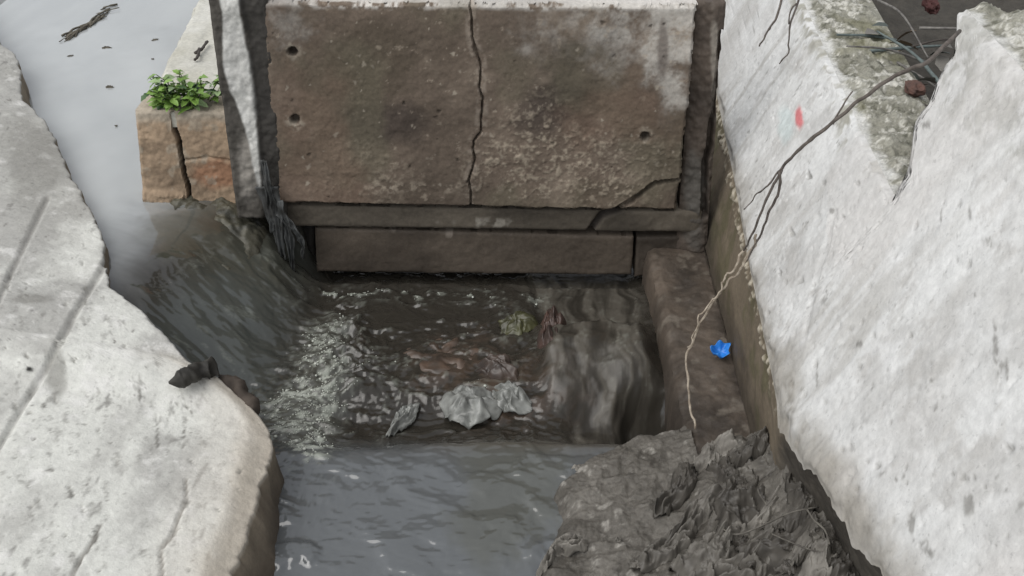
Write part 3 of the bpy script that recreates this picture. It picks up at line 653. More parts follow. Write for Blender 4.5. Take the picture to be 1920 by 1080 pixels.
# left post with a white scar
lp = empty('gate_post', (-.98, 3.4, .2), 'leaning upright concrete post with a white scar left of the cross wall', 'post')
LEFT = [(-40, 378), (0, 387), (60, 398), (100, 412), (190, 416), (240, 430), (330, 440), (412, 447)]
def post_cols(C, x, y, Q):
    n = 10 * fbm(x, y, 0, .025, 4, 181)
    xl = np.interp(y, [-20, 20, 130, 200, 240, 330, 372], [405, 415, 421, 440, 462, 480, 488]); xr = np.interp(y, [-20, 20, 100, 170, 250, 372], [448, 450, 466, 476, 484, 492])
    w_ = sstep(-3, 3, x + n * .6 - xl) * sstep(-3, 3, xr - x - n * .6) * sstep(376, 362, y)
    C = mix(C, (0.30, 0.28, 0.25), .8 * blob(x, y, 465, 320, 22, 70, .5, .02, 183))
    C = mix(C, (0.66, 0.66, 0.63), w_ * (.8 + .2 * fbm(x, y, 0, .05, 3, 182)))
    C = mix(C, (0.045, 0.042, 0.038), .85 * sstep(-4, 4, x - n - xr) * (y < 365))
    return C
facebox('shaft', [(386, -30), (496, -30), (536, 410), (446, 410)], 3.285, .24, (0.085, 0.078, 0.068), 60, 190, .008, 180, .15, lp, colfun=post_cols,
        deptf=lambda x, y, Q: .012 * fbm(x, y, 0, .02, 4, 184) - .016 * sstep(-6, 6, x - np.interp(y, [0, 100, 250, 372], [452, 468, 486, 496])))
facebox('foot', [(452, 404), (560, 398), (600, 560), (520, 560)], 3.40, .2, (0.035, 0.033, 0.028), 40, 50, .012, 186, .5, lp)

# ---- low side wall on which the weed grows
kb = empty('side_wall', (-1.16, 3.4, .2), 'low cracked tan concrete block wall end with weeds on its pale top', 'wall')
YB = 3.38
KC1 = [(322, 215), (328, 245), (338, 275), (343, 310), (352, 345), (356, 372)]; KC2 = [(345, 300), (385, 296), (432, 302)]
def kb_col(C, x, y, Q):
    C = mix(C, (0.40, 0.37, 0.31), .7 * sstep(240, 214, y + 6 * fbm(x, y, 0, .05, 3, 190)))
    C = mix(C, (0.33, 0.155, 0.085), .65 * blob(x, y, 405, 325, 48, 30, .5, .03, 191))
    C = mix(C, (0.38, 0.33, 0.26), .6 * sstep(.2, .45, fbm(x, y, 0, .05, 4, 192)))
    return mix(C, (.02, .017, .014), 1 - sstep(2, 5, segdist(x + 2 * fbm(x, y, 0, .08, 2, 193), y, KC1)))
facebox('front_face', [(253, 207), (440, 211), (452, 396), (270, 388)], YB, .15, (0.37, 0.275, 0.19), 110, 90, .008, 194, .0, kb, colfun=kb_col,
        deptf=lambda x, y, Q: -.05 * (1 - sstep(2.2, 5, segdist(x + 2 * fbm(x, y, 0, .08, 2, 193), y, KC1))) - .008 * (1 - sstep(1, 3.5, segdist(x, y + 3 * fbm(x, y, 0, .05, 2, 195), KC2))) + .02 * sstep(352, 366, y) * (x < 345) * (.5 + fbm(x, y, 0, .05, 3, 196)))
xs = np.linspace(0, 1, 80); yy = axis((YB + .012, 5.2, .012), (5.2, 9, .2))
a, b = np.meshgrid(xs, yy, indexing='ij')
A = U(252, 213, Y=YB - .006); zt = A[2]
xl = A[0] + .004 - .10 * (b - YB) - .012 * fbm(b, 0 * b, 0, 8, 4, 200); xr = -.84
Xk = xl + (xr - xl) * a
Zk = zt + .014 * fbm(Xk, b, 0, 6, 4, 201) + .004 * fbm(Xk, b, 0, 30, 3, 202) - .035 * sstep(.05, 0, a) - .012 * sstep(YB + .04, YB, b)
ck = mix((0.42, 0.41, 0.35), (0.55, 0.545, 0.50), .5 + .8 * fbm(Xk, b, 0, 7, 4, 203))
ck = mix(ck, (0.19, 0.17, 0.12), .7 * blob(Xk, b, -1.1, 3.5, .16, .12, .6, 9, 204))
sheet('top', np.stack([Xk, b, Zk], -1), ck, 0., M_CONC, kb, back=(0, 0, -.06))
body = np.stack([np.stack([xl[0] + .01, yy, yy * 0 + zt - .03], -1), np.stack([xl[0] + .04, yy, yy * 0 - .1], -1)], 0)
sheet('side_face', body, np.array((0.24, 0.20, 0.15)), .2, M_CONC, kb, face=(-1, 0, 0))

# ---- slimy shelf below it
gx, gy = np.meshgrid(axis((-1.42, -.84, .006)), axis((2.88, 3.40, .006)), indexing='ij')
qx, qy = proj(np.stack([gx, gy, 0 * gx + .2], -1))
wl = water_level(gx, gy)[0]
shn = fbm(gx, gy, 0, 5, 4, 210, .6)
top = wl - .062 + .048 * sstep(2.98, 3.20, gy + .16 * shn + .10 * sstep(-1.2, -1.36, gx)) + .10 * sstep(3.20, 3.36, gy + .04 * shn) - .10 * sstep(-.97, -.86, gx + .05 * shn) - .14 * sstep(3.02, 2.90, gy) - .10 * sstep(-1.33, -1.42, gx + .03 * fbm(gy, gx, 0, 8, 3, 211))
top = wl - .018 + .034 * shn + .035 * sstep(3.22, 3.36, gy) - .12 * sstep(3.05, 2.92, gy) - .10 * sstep(-1.30, -1.40, gx) - .12 * sstep(-.99, -.88, gx)
hh = top + .020 * fbm(gx, gy, 0, 8, 4, 212) + .012 * ridged(gx, gy * 1.3, 0, 18, 4, 213) + .016 * fbm(gx, gy, 0, 30, 4, 217, .6)
cs = mix((0.04, 0.038, 0.028), (0.10, 0.095, 0.07), np.clip(.5 + .9 * fbm(gx, gy, 0, 9, 4, 214), 0, 1))
cs = mix(cs, (0.035, 0.035, 0.028), .85 * sstep(.1, .4, fbm(gx, gy * 1.6, 0, 14, 4, 215)))
sh = sheet('rock_shelf', np.stack([gx, gy, hh], -1), cs, .5, M_WETST, loc=(-1.1, 3.15, 0), back=(0, 0, -.4))
tag(sh, 'slimy olive grey shelf under the tan block with water spilling over', 'shelf')

# ---- ledge along the foot of the white wall
gx, gy = np.meshgrid(axis((.535, .765, .006)), axis((2.02, 3.36, .006)), indexing='ij')
ln = fbm(gx, gy, 0, 7, 4, 220)
lz = .10 + .012 * ln + .006 * fbm(gx, gy, 0, 30, 3, 221) - .02 * sstep(.575, .54, gx + .015 * ln) - .05 * sstep(.548, .535, gx)
cl = mix((0.045, 0.037, 0.030), (0.115, 0.092, 0.072), np.clip(.5 + fbm(gx * 1.5, gy, 0, 6, 5, 222, .6), 0, 1))
cl = mix(cl, (0.16, 0.14, 0.115), .6 * sstep(.25, .5, fbm(gx, gy, 0, 24, 4, 223)))
gxj = gx + .012 * fbm(gy, 0 * gy, 0, 7, 3, 224) * sstep(.60, .54, gx)
lg = sheet('stone_ledge', np.stack([gxj, gy, lz], -1), cl, .35, M_WETST, loc=(.65, 2.7, -.3), back=(0, 0, -.45))
tag(lg, 'dark wet stone ledge along the foot of the white wall', 'ledge')

# ================================================================== THINGS
# ---- sludge heap
HB = [(1.15, -.08), (1.4, .0), (1.8, .074), (1.92, .12), (2.0, .14), (2.1, .12), (2.2, .20), (2.28, .31), (2.335, .40), (2.40, .62)]
def heap_h(x, y):
    xl = np.interp(y, [p[0] for p in HB], [p[1] for p in HB]) + .03 * fbm(x, y, 0, 9, 4, 230)
    dl = x - xl
    right = sstep(.40, .66, x - .25 * (y - 1.9))
    h = -.10 + .15 * sstep(-.04, .05, dl) + .04 * sstep(0, .35, dl) + .10 * right
    h = h - .35 * sstep(2.325, 2.42, y + .03 * fbm(x, y, 0, 10, 3, 231)) * (x < .56) - .22 * sstep(2.14, 2.34, y + .03 * fbm(x, y, 0, 10, 3, 238)) * (x >= .56)
    lum = .020 * fbm(x, y, 0, 10, 5, 232, .62) + .010 * (ridged(x + .03 * fbm(x, y, 0, 12, 2, 239), y, 0, 24, 4, 233) - .3)
    wq = x + .05 * fbm(x, y, 0, 6, 3, 234)
    cr = .075 * (ridged(wq * 1.1, y + .06 * fbm(x, y, 0, 5, 3, 235), 0, 5.5, 4, 236) - .3) + .02 * fbm(x, y, 0, 14, 4, 237)
    ang = np.arctan2(x - .46, 2.36 - y); rd = np.hypot(x - .46, 2.36 - y)
    fold = ridged(ang * 3.2 + .5 * fbm(x, y, 0, 5, 2, 246), rd * 3.0, 0, 1.0, 3, 245) - .25
    drape = sstep(.02, .12, dl) * sstep(.05, .25, rd) * sstep(.15, .4, x)
    h = h + .17 * sstep(.62, .82, x + .05 * fbm(x, y, 0, 8, 3, 268)) * sstep(2.14, 1.95, y)
    return h + lum * sstep(-.03, .05, dl) + cr * right + .016 * fold * drape, right, dl
gx, gy = np.meshgrid(axis((-.20, 1.06, .0045)), axis((1.1, 2.46, .0045)), indexing='ij')
hh, rt, dl = heap_h(gx, gy)
hn = fbm(gx, gy, 0, 12, 5, 240, .6)
ch = mix((0.065, 0.059, 0.050), (0.145, 0.135, 0.118), np.clip(.5 + .9 * hn, 0, 1))
ch = mix(ch, (0.05, 0.046, 0.040), .7 * rt * sstep(-.1, .4, fbm(gx, gy, 0, 9, 4, 241)))
ch = mix(ch, (0.33, 0.315, 0.285), .65 * sstep(.22, .5, fbm(gx + .02 * hn, gy + .02 * fbm(gx, gy, 0, 20, 2, 244), 0, 26, 5, 242, .7)))
ch = mix(ch, (0.085, 0.078, 0.068), .7 * sstep(.15, .45, fbm(gx, gy, 0, 20, 5, 243, .7)))
ch = mix(ch, (0.05, 0.045, 0.04), .8 * sstep(.03, -.02, dl))
heap = sheet('sludge_heap', np.stack([gx, gy, hh], -1), ch, .25 * sstep(.05, -.03, dl) + .50 + .25 * rt, M_MUD, loc=(.5, 1.8, -.1), back=(0, 0, -.4))
tag(heap, 'grey brown heap of drying sludge at the lower right', 'heap')

# scraps of mud-caked cloth and plastic on it
M_RAG = [plain('muddy_rag_grey', (0.155, 0.145, 0.128), .45, (0.08, 0.074, 0.065), 18, bump=.5), plain('muddy_rag_dark', (0.10, 0.092, 0.08), .45, (0.045, 0.041, 0.036), 18, bump=.5), plain('muddy_rag_pale', (0.25, 0.236, 0.21), .5, (0.11, 0.102, 0.09), 16, bump=.5)]
def rag_mesh(seed, n=22, size=.1, asp=.7, crump=.35):
    r = random.Random(seed)
    u, v = np.meshgrid(np.linspace(-1, 1, n), np.linspace(-1, 1, n), indexing='ij')
    ang = np.arctan2(v, u); rad = np.maximum(np.abs(u), np.abs(v))
    k = (.75 + .32 * fbm(np.cos(ang) + seed, np.sin(ang), 0, 1.6, 3, seed)) * (1 - .2 * np.abs(np.sin(2 * ang)))
    x = u * k * size; y = v * k * size * asp
    z = size * crump * (ridged(u + seed, v, 0, 1.1, 3, seed + 1) * .8 + .35 * fbm(u, v, seed, 2.6, 3, seed + 2)) - size * .12 * rad ** 2
    x = x * (1 - .22 * np.abs(vn(v * 2, u, seed, 3))) ; 
    P = np.stack([x + .3 * size * fbm(u, v, 3, 1.5, 2, seed + 5), y + .3 * size * fbm(u, v, 7, 1.5, 2, seed + 6), z], -1)
    me = make_mesh('scrap', P, orient(P, gridfaces(n, n), (0, 0, 1))); smooth(me); return me
RAGS = [rag_mesh(300 + i, size=s, asp=a, crump=cr) for i, (s, a, cr) in enumerate([(.075, .8, .45), (.095, .6, .45), (.075, .9, .5), (.11, .45, .45), (.085, .7, .6), (.12, .5, .4), (.065, .8, .7), (.10, .4, .5)])]
variants = {}
def put_rag(px, py, k, mi, rot, sc=1.0, tilt=(0, 0), label=None, group='mud-caked scraps on the sludge heap', name='rag_scrap', zadd=.016, cat='rag'):
    h = .15
    for _ in range(6):
        p = U(px, py, z=h); h = float(heap_h(np.array(p[0]), np.array(p[1]))[0])
    p = U(px, py, z=h + zadd)
    key = (k, mi)
    if key not in variants:
        me = RAGS[k].copy(); me.materials.append(M_RAG[mi]); variants[key] = me
    o = bpy.data.objects.new(name, variants[key]); COL.objects.link(o)
    o.location = p; o.rotation_euler = (tilt[0], tilt[1], rot); o.scale = (sc, sc, sc)
    sm = o.modifiers.new('thickness', 'SOLIDIFY'); sm.thickness = .003
    return tag(o, label or 'small crumpled mud-caked scrap among the rags on the sludge heap', cat, group if label is None else None)
rr = random.Random(5)
def draped(px, py, ln, wd, rot, seed, mi, label=None):
    h = .15
    for _ in range(6):
        p = U(px, py, z=h); h = float(heap_h(np.array(p[0]), np.array(p[1]))[0])
    n, m = 56, 30
    u, v = np.meshgrid(np.linspace(-1, 1, n), np.linspace(-1, 1, m), indexing='ij')
    ang = np.arctan2(v, u); edge = (1 + .28 * fbm(np.cos(ang) * 1.3 + seed, np.sin(ang) * 1.3, 0, 1.4, 4, seed, .6)) / (1 + .18 * np.abs(np.sin(2 * ang)))
    x0, y0 = u * ln * edge, v * wd * edge + .22 * ln * fbm(u * 1.2, seed, 0, 1, 2, seed + 3)
    x = p[0] + x0 * math.cos(rot) - y0 * math.sin(rot); y = p[1] + x0 * math.sin(rot) + y0 * math.cos(rot)
    rad = np.maximum(np.abs(u), np.abs(v))
    f = ridged(u * 1.5 + .8 * fbm(u, v, seed, 1.3, 2, seed + 5), v * 1.5 * wd / .05 + .8 * fbm(u, v, seed, 1.5, 2, seed + 6), seed, 1.0, 3, seed + 4)
    z = heap_h(x, y)[0] * .75 + h * .25 + .042 * np.clip(f, -.3, 1) + .002 + .015 * (1 - rad ** 3) - .016 * sstep(.75, 1, rad)
    P = np.stack([x - p[0], y - p[1], z - h], -1)
    me = make_mesh('rag_clump', P, orient(P, gridfaces(n, m), (0, 0, 1))); smooth(me); me.materials.append(M_RAG[mi])
    o = bpy.data.objects.new('rag_clump', me); COL.objects.link(o); o.location = (p[0], p[1], h)
    o.modifiers.new('thickness', 'SOLIDIFY').thickness = .004
    return tag(o, label or 'long folded clump of muddy rag on the right side of the sludge heap', 'rag', None if label else 'folded rag clumps on the sludge heap')
for i, (px, py, ln, wd, rot, mi, lab) in enumerate([
        (1345, 850, .075, .05, .5, 2, 'pale creased rag clump at the back of the heap where the vine ends'), (1440, 878, .085, .045, -.15, 0, 'rounded folded rag clump at the back of the heap under the brown band'),
        (1395, 945, .10, .07, 1.3, 1, 'broad dark flat rag clump in the middle of the heap'), (1405, 995, .13, .032, .25, 2, 'long light torn rag strip lying across the front of the heap'),
        (1320, 1050, .085, .07, .6, 0, 'squarish flat rag clump at the bottom edge of the heap'), (1535, 1050, .075, .04, .9, 2, 'pale folded rag clump at the bottom right of the heap'),
        (1075, 885, .085, .022, .75, 2, 'pale fibrous rag strip on the left rim of the heap by the water'), (1050, 1040, .08, .025, .5, 2, 'pale fibrous rag strip at the lower left rim of the heap'),
        (1500, 935, .09, .045, 1.2, 1, 'dark folded rag clump at the right side of the heap by the wall foot'), (1270, 920, .11, .04, 1.0, 1, 'dark folded rag ridge on the left slope of the heap'), (1300, 980, .12, .04, .8, 0, 'grey folded rag ridge below the dark ridge on the left slope'), (1460, 1025, .11, .045, .2, 1, 'dark folded rag clump under the long light strip'), (1400, 1065, .10, .04, .1, 0, 'grey folded rag clump at the bottom middle edge of the heap'),
        (1470, 975, .10, .03, .15, 0, 'grey narrow rag fold right of the long light strip'), (1360, 900, .09, .035, 1.9, 1, 'dark narrow rag fold between the pale back clump and the broad flat clump'), (1525, 995, .08, .035, .4, 0, 'small grey rag fold right of the long light strip near the wall'), (1590, 1065, .08, .05, .7, 1, 'dark rag clump at the far bottom right against the wall foot'), (1410, 840, .07, .03, .2, 1, 'small dark rag fold at the very back of the heap'), (1500, 880, .06, .035, 1.5, 0, 'small grey rag fold at the back right corner of the heap'), (1250, 1040, .10, .035, .3, 0, 'grey rag fold at the bottom left part of the heap')]):
    draped(px, py, ln, wd, rot, 800 + 7 * i, mi, lab)
for i in range(6):
    a = rr.random()
    px, py = rr.uniform(1290, 1545), rr.uniform(828, 1075)
    if px > 1470 + (py - 820) * .55: px -= 60
    put_rag(px, py, rr.randrange(8), rr.choice([0, 1, 0, 1, 0, 2]), rr.uniform(0, 6.3), rr.uniform(.35, .6), (rr.uniform(-.45, .45), rr.uniform(-.45, .45)))
for i in range(6):
    put_rag(rr.uniform(1040, 1290), rr.uniform(860, 1075), rr.randrange(8), rr.choice([0, 0, 2]), rr.uniform(0, 6.3), rr.uniform(.2, .4), (rr.uniform(-.2, .2), rr.uniform(-.2, .2)),
            label=None)
# twisted strings and roots in the heap
M_STR = plain('muddy_string', (0.15, 0.14, 0.12), .8, (0.08, 0.073, 0.065), 40)
def heap_string(pts, r, label=None):
    W = []
    for (px, py, up) in pts:
        h = .15
        for _ in range(5):
            p = U(px, py, z=h); h = float(heap_h(np.array(p[0]), np.array(p[1]))[0])
        W.append(U(px, py, z=h + up))
    P = spline(W, 22); me = tube_mesh('string', P, [r * (1 - .5 * abs(i / 21 - .5)) for i in range(22)], 6, .25, int(r * 1e5) + len(pts))
    o = link('twisted_string', me, M_STR, loc=tuple(float(v) for v in W[0]))
    return tag(o, label or 'thin muddy string twisted among the rags of the heap', 'string', None if label else 'strings in the sludge heap')
heap_string([(1345, 985, .02), (1380, 1002, .04), (1430, 985, .04), (1480, 962, .05), (1535, 950, .03)], .0028, 'light twisted cord running across the front of the heap')
heap_string([(1375, 800, .03), (1420, 790, .06), (1445, 815, .05), (1440, 850, .03)], .0035, 'thin looped string at the back of the heap below the brown band')
for i in range(3):
    x0, y0 = rr.uniform(1320, 1520), rr.uniform(840, 1050); a = rr.uniform(0, 3.1)
    heap_string([(x0 + math.cos(a) * 34 * k + rr.uniform(-10, 10), y0 + math.sin(a) * 26 * k + rr.uniform(-8, 8), rr.uniform(.02, .05)) for k in range(4)], rr.uniform(.0018, .0032))

# ---- dark rag on the corner of the bank
M_DARK = plain('dark_wet_cloth', (0.055, 0.052, 0.045), .6, (0.02, 0.019, 0.017), 14, bump=.5)
M_DARK2 = plain('dark_brown_crust', (0.085, 0.068, 0.055), .75, (0.04, 0.032, 0.026), 14, bump=.6)
def lump(name, pts, widths, zs, h, seed, n=46, k=14):
    """a flattened, wrinkled roll lying along a line"""
    W = spline([U(a, b, z=zz) for (a, b), zz in zip(pts, zs)], n)
    wd = np.interp(np.linspace(0, 1, n), np.linspace(0, 1, len(widths)), widths)
    V = np.zeros((n, k, 3))
    for i in range(n):
        t = W[min(i + 1, n - 1)] - W[max(i - 1, 0)]; t = t / (np.linalg.norm(t) + 1e-9)
        s = np.cross(t, (0, 0, 1)); s /= np.linalg.norm(s) + 1e-9
        for q in range(k):
            an = 2 * math.pi * q / k
            V[i, q] = W[i] + s * math.cos(an) * wd[i] + np.array((0, 0, 1)) * math.sin(an) * min(h, wd[i] * 1.1)
    nn = ridged(V[..., 0], V[..., 1], V[..., 2], 22, 3, seed); 
    ctr = W[:, None, :]; V = ctr + (V - ctr) * (1 + .55 * (nn[..., None] - .2) + .5 * fbm(V[..., 0], V[..., 1], V[..., 2], 30, 3, seed + 9)[..., None])
    F = []
    for i in range(n - 1):
        for q in range(k): F.append((i * k + q, i * k + (q + 1) % k, (i + 1) * k + (q + 1) % k, (i + 1) * k + q))
    F.append(tuple(range(k - 1, -1, -1))); F.append(tuple((n - 1) * k + q for q in range(k)))
    me = bpy.data.meshes.new(name); me.from_pydata(V.reshape(-1, 3).tolist(), [], F); me.update(); smooth(me); return me
o = link('wet_rag', lump('wet_rag', [(316, 718), (338, 712), (355, 705), (375, 690), (396, 690), (411, 703)], [.003, .022, .026, .034, .032, .004], [.315, .315, .31, .30, .285, .265], .026, 401), M_DARK, loc=tuple(float(v) for v in U(360, 705, z=.29)))
tag(o, 'small dark wet rag draped over the corner of the pale bank', 'rag')
o = link('mud_crust', lump('mud_crust', [(412, 706), (436, 728), (458, 752), (474, 776), (484, 788)], [.005, .028, .030, .022, .004], [.235, .21, .19, .17, .15], .030, 405), M_DARK2, loc=tuple(float(v) for v in U(450, 745, z=.2)))
tag(o, 'dark brown mud crust hanging on the bank corner beside the rag', 'mud')

# ---- torn plastic strips hanging from the left post
M_STRIP = plain('torn_dark_plastic', (0.10, 0.105, 0.105), .45, (0.035, 0.035, 0.033), 22, bump=.4)
hr = empty('hanging_rag', tuple(U(535, 480, Y=3.24)), 'torn dark plastic rag hanging in strips from the foot of the post', 'rag')
def ribbon(path, w0, w1, seed, n=40, k=16):
    C = spline([U(a, b, Y=yy) for a, b, yy in path], n); t = np.linspace(0, 1, n)[:, None]; q = np.linspace(-1, 1, k)[None, :]
    wd = (w0 + (w1 - w0) * t) * (1 + .45 * fbm(t * 5, q * 0, seed, 1, 3, seed)) 
    x = C[:, None, 0] + q * wd * .5; z = C[:, None, 2] + 0 * q - .02 * np.abs(fbm(q * 3, t * 0, seed, 1, 2, seed + 1)) * t
    y = C[:, None, 1] - .016 * ridged(q * 1.3 + t, t * 1.5, seed, 1, 3, seed + 2) - .008 * fbm(q * 3, t * 8, seed, 1, 3, seed + 3)
    P = np.stack([x, y, z], -1); return P, orient(P, gridfaces(n, k), (0, -1, 0))
for i, (path, w0, w1) in enumerate([([(500, 350, 3.262), (514, 400, 3.25), (522, 440, 3.25), (530, 480, 3.26)], .075, .02), ([(515, 375, 3.258), (535, 415, 3.25), (546, 460, 3.255), (549, 530, 3.265)], .05, .012),
        ([(525, 400, 3.255), (552, 430, 3.255), (566, 455, 3.26), (568, 480, 3.265)], .04, .01), ([(494, 300, 3.265), (503, 350, 3.255), (512, 395, 3.25), (518, 430, 3.255)], .03, .03)]):
    P, F = ribbon(path, w0, w1, 700 + i * 9); me = make_mesh('strip', P, F); smooth(me)
    o = link('strip', me, M_STRIP, hr); o.modifiers.new('thickness', 'SOLIDIFY').thickness = .003

# ---- weed on the block
def leaf_mesh(seed, lobes):
    n = 7; V, F = [], []
    for i in range(n):
        t = i / (n - 1); wv = math.sin(math.pi * min(1, t * .93 + .05)) ** .8 * .30 * (1 + lobes * math.cos(t * 15 + seed))
        bend = -.35 * t * t
        V += [(-wv, t, bend + .28 * wv), (0, t, bend), (wv, t, bend + .28 * wv)]
    for i in range(n - 1):
        for q in (0, 1): F.append((i * 3 + q, i * 3 + q + 1, i * 3 + q + 4, i * 3 + q + 3))
    me = bpy.data.meshes.new('leaf'); me.from_pydata(V, [], F); me.update(); smooth(me); return me
def leaf_mat(name, c1, c2):
    return plain(name, c1, .45, c2, 25, .4, .15, .0)
M_LEAF = [leaf_mat('leaf_green', (0.20, 0.33, 0.07), (0.11, 0.21, 0.04)), leaf_mat('leaf_bright', (0.27, 0.42, 0.10), (0.13, 0.25, 0.045)), leaf_mat('leaf_dark', (0.06, 0.13, 0.04), (0.03, 0.07, 0.02)), leaf_mat('leaf_pale', (0.36, 0.48, 0.26), (0.2, 0.3, 0.12))]
M_STEM = plain('weed_stem', (0.14, 0.18, 0.07), .6)
LM = {}
for a in range(3):
    for b in range(4):
        me = leaf_mesh(a * 2.1, .10 + .14 * a); me.materials.append(M_LEAF[b]); LM[a, b] = me
base_p = U(345, 205, z=zt + .005)
wd_ = empty('weed', tuple(base_p), 'leafy green weed growing on top of the tan block', 'plant')
for i in range(26):
    cxp = rr.uniform(-.13, .14); cy = rr.uniform(-.005, .10)
    root = Vector(base_p) + Vector((cxp * .6, cy, -.005))
    tip = root + Vector((cxp * .55 + rr.uniform(-.03, .03), rr.uniform(-.05, .03), rr.uniform(.05, .125)))
    mid = (root + tip) / 2 + Vector((rr.uniform(-.012, .012), rr.uniform(-.012, .012), .012))
    P = spline([root, mid, tip], 8)
    link('stem', tube_mesh('stem', P, [.0030 - .0002 * k for k in range(8)], 5), M_STEM, wd_)
    for k in range(9):
        t = .25 + .75 * k / 8; q = P[min(7, int(t * 7))]
        o = bpy.data.objects.new('leaf', LM[rr.randrange(3), rr.choice([0, 0, 0, 1, 1, 2, 2, 3 if rr.random() < .5 else 0])]); COL.objects.link(o)
        o.parent = wd_; o.matrix_parent_inverse = Matrix.Translation(-wd_.location)
        o.location = q; s = rr.uniform(.03, .058) * (1.1 - .3 * t); o.scale = (s, s, s)
        o.rotation_euler = (rr.uniform(-.2, .9), rr.uniform(-.5, .5), rr.uniform(0, 6.3))

# ---- floating scraps on the upper channel
M_FLOAT = plain('floating_litter', (0.16, 0.145, 0.115), .8, (0.07, 0.062, 0.05), 30)
ft = empty('floating_twigs', tuple(U(162, 48, z=.302)), 'long brown clump of floating twigs on the upper grey water', 'debris')
FL = spline([U(a, b, z=.303) for a, b in [(118, 77), (140, 62), (160, 50), (178, 40), (195, 28), (206, 8)]], 30)
for i in range(34):
    q = FL[rr.randrange(2, 28)] + np.array([rr.uniform(-.02, .02), rr.uniform(-.03, .03), 0]); a = math.atan2(FL[20][1] - FL[8][1], FL[20][0] - FL[8][0]) + rr.gauss(0, .35); L = rr.uniform(.04, .16)
    dv = np.array([math.cos(a), math.sin(a), rr.uniform(-.05, .12)]) * L
    P = spline([q - dv / 2, q + np.array([rr.uniform(-.01, .01), rr.uniform(-.01, .01), .006]), q + dv / 2], 8)
    link('twig', tube_mesh('twig', P, [rr.uniform(.002, .006)] * 8, 6, .5, i + 900), M_FLOAT, ft)
for (a, b, s, lab) in [(290, 74, .028, 'dark floating scrap right of the long twig clump'), (200, 89, .034, 'flat floating scrap just below the long twig clump'), (132, 104, .022, 'faint floating scrap at the left of the upper water'), (205, 162, .026, 'lone dark floating scrap in the middle of the upper water'), (286, 110, .014, 'tiny floating crumb under the dark scrap'), (218, 235, .008, 'tiny pale speck floating nearest the tan block')]:
    me = rag_mesh(int(a), 12, s, .45, .25); o = link('floating_scrap', me, M_FLOAT, None); o.location = U(a, b, z=.303); o.rotation_euler[2] = rr.uniform(-.4, .4)
    o.modifiers.new('thickness', 'SOLIDIFY').thickness = .004; tag(o, lab, 'debris')

# ---- litter in the churning pool
M_BAG = plain('wet_white_plastic', (0.36, 0.37, 0.35), .22, (0.15, 0.155, 0.145), 22, .5, .4)
M_BROWN = plain('soaked_brown_cloth', (0.11, 0.075, 0.055), .4, (0.03, 0.025, 0.02), 14, .5, .5)
M_BROWN2 = plain('soaked_dark_cloth', (0.085, 0.062, 0.05), .4, (0.04, 0.032, 0.028), 14, .5, .5)
M_RED = plain('soaked_red_brown_cloth', (0.10, 0.06, 0.048), .45, (0.04, 0.03, 0.026), 14, .5, .5)
M_GREEN = plain('soaked_olive_plastic', (0.075, 0.075, 0.032), .4, (0.035, 0.034, 0.02), 14, .5, .5)
def bag(name, px, py, z, size, seed, mat, label, cat, rot=0.0, pleats=7):
    """a puffed, pleated piece of film"""
    n, k = 26, 72
    r, a = np.meshgrid(np.linspace(0, 1, n), np.linspace(0, 2 * math.pi, k, endpoint=False), indexing='ij')
    ca, sa = np.cos(a), np.sin(a)
    out = 1 + .30 * fbm(ca + seed, sa, 0, 1.4, 3, seed)
    ph = pleats * a + 5.5 * fbm(ca * r, sa * r, seed, 1.6, 3, seed + 1)
    fold = np.abs(np.sin(ph * .5)) ** .6
    h = (1 - r ** 2.2) * (.75 + .35 * fbm(ca * r, sa * r, seed, 2, 3, seed + 2)) + .42 * (fold - .6) * sstep(.05, .6, r) + .12 * ridged(ca * r, sa * r, seed, 3, 3, seed + 3) * (1 - r)
    h = h + .45 * fbm(ca * r, sa * r, seed, 1.5, 3, seed + 8)
    wq = .28 * r * (1 - r * .4)
    P = np.stack([(ca * r * out + wq * fbm(ca * r, sa * r, 5, 1.7, 3, seed + 6) * 2) * size[0], (sa * r * out + wq * fbm(ca * r, sa * r, 9, 1.7, 3, seed + 7) * 2) * size[1], h * size[2]], -1)
    cr_, sr = math.cos(rot), math.sin(rot); P = np.stack([P[..., 0] * cr_ - P[..., 1] * sr, P[..., 0] * sr + P[..., 1] * cr_, P[..., 2]], -1)
    F = []
    for i in range(n - 1):
        for q in range(k): F.append((i * k + q, (i + 1) * k + q, (i + 1) * k + (q + 1) % k, i * k + (q + 1) % k))
    me = make_mesh(name, P, np.array(F)); smooth(me)
    o = link(name, me, mat); o.location = U(px, py, z=z); o.modifiers.new('thickness', 'SOLIDIFY').thickness = .002
    return tag(o, label, cat)
def crumple(name, px, py, z, size, seed, mat, label, cat, amp=.45, rot=0.0):
    import bmesh
    bm = bmesh.new(); bmesh.ops.create_icosphere(bm, subdivisions=5, radius=1.0)
    P = np.array([v.co[:] for v in bm.verts])
    r = 1 + amp * (ridged(P[:, 0], P[:, 1], P[:, 2], 1.3, 4, seed) - .35) + .3 * amp * fbm(P[:, 0], P[:, 1], P[:, 2], 3.5, 3, seed + 4)
    P = P * r[:, None] * np.array(size)
    cs_, sn = math.cos(rot), math.sin(rot); P[:, :2] = np.stack([P[:, 0] * cs_ - P[:, 1] * sn, P[:, 0] * sn + P[:, 1] * cs_], 1)
    for v, p in zip(bm.verts, P): v.co = p
    me = bpy.data.meshes.new(name); bm.to_mesh(me); bm.free(); smooth(me)
    o = link(name, me, mat); o.location = U(px, py, z=z); return tag(o, label, cat)
M_BAG.node_tree.nodes['Principled BSDF'].inputs['Alpha'].default_value = .75
bag('plastic_bag', 885, 760, -.058, (.095, .10, .065), 501, M_BAG, 'crumpled white plastic bag caught in the middle of the pool', 'bag', .4, 6)
bag('plastic_bag', 955, 752, -.06, (.06, .08, .07), 521, M_BAG, 'smaller whitish bag fold right of the crumpled white bag', 'bag', 1.0, 4)
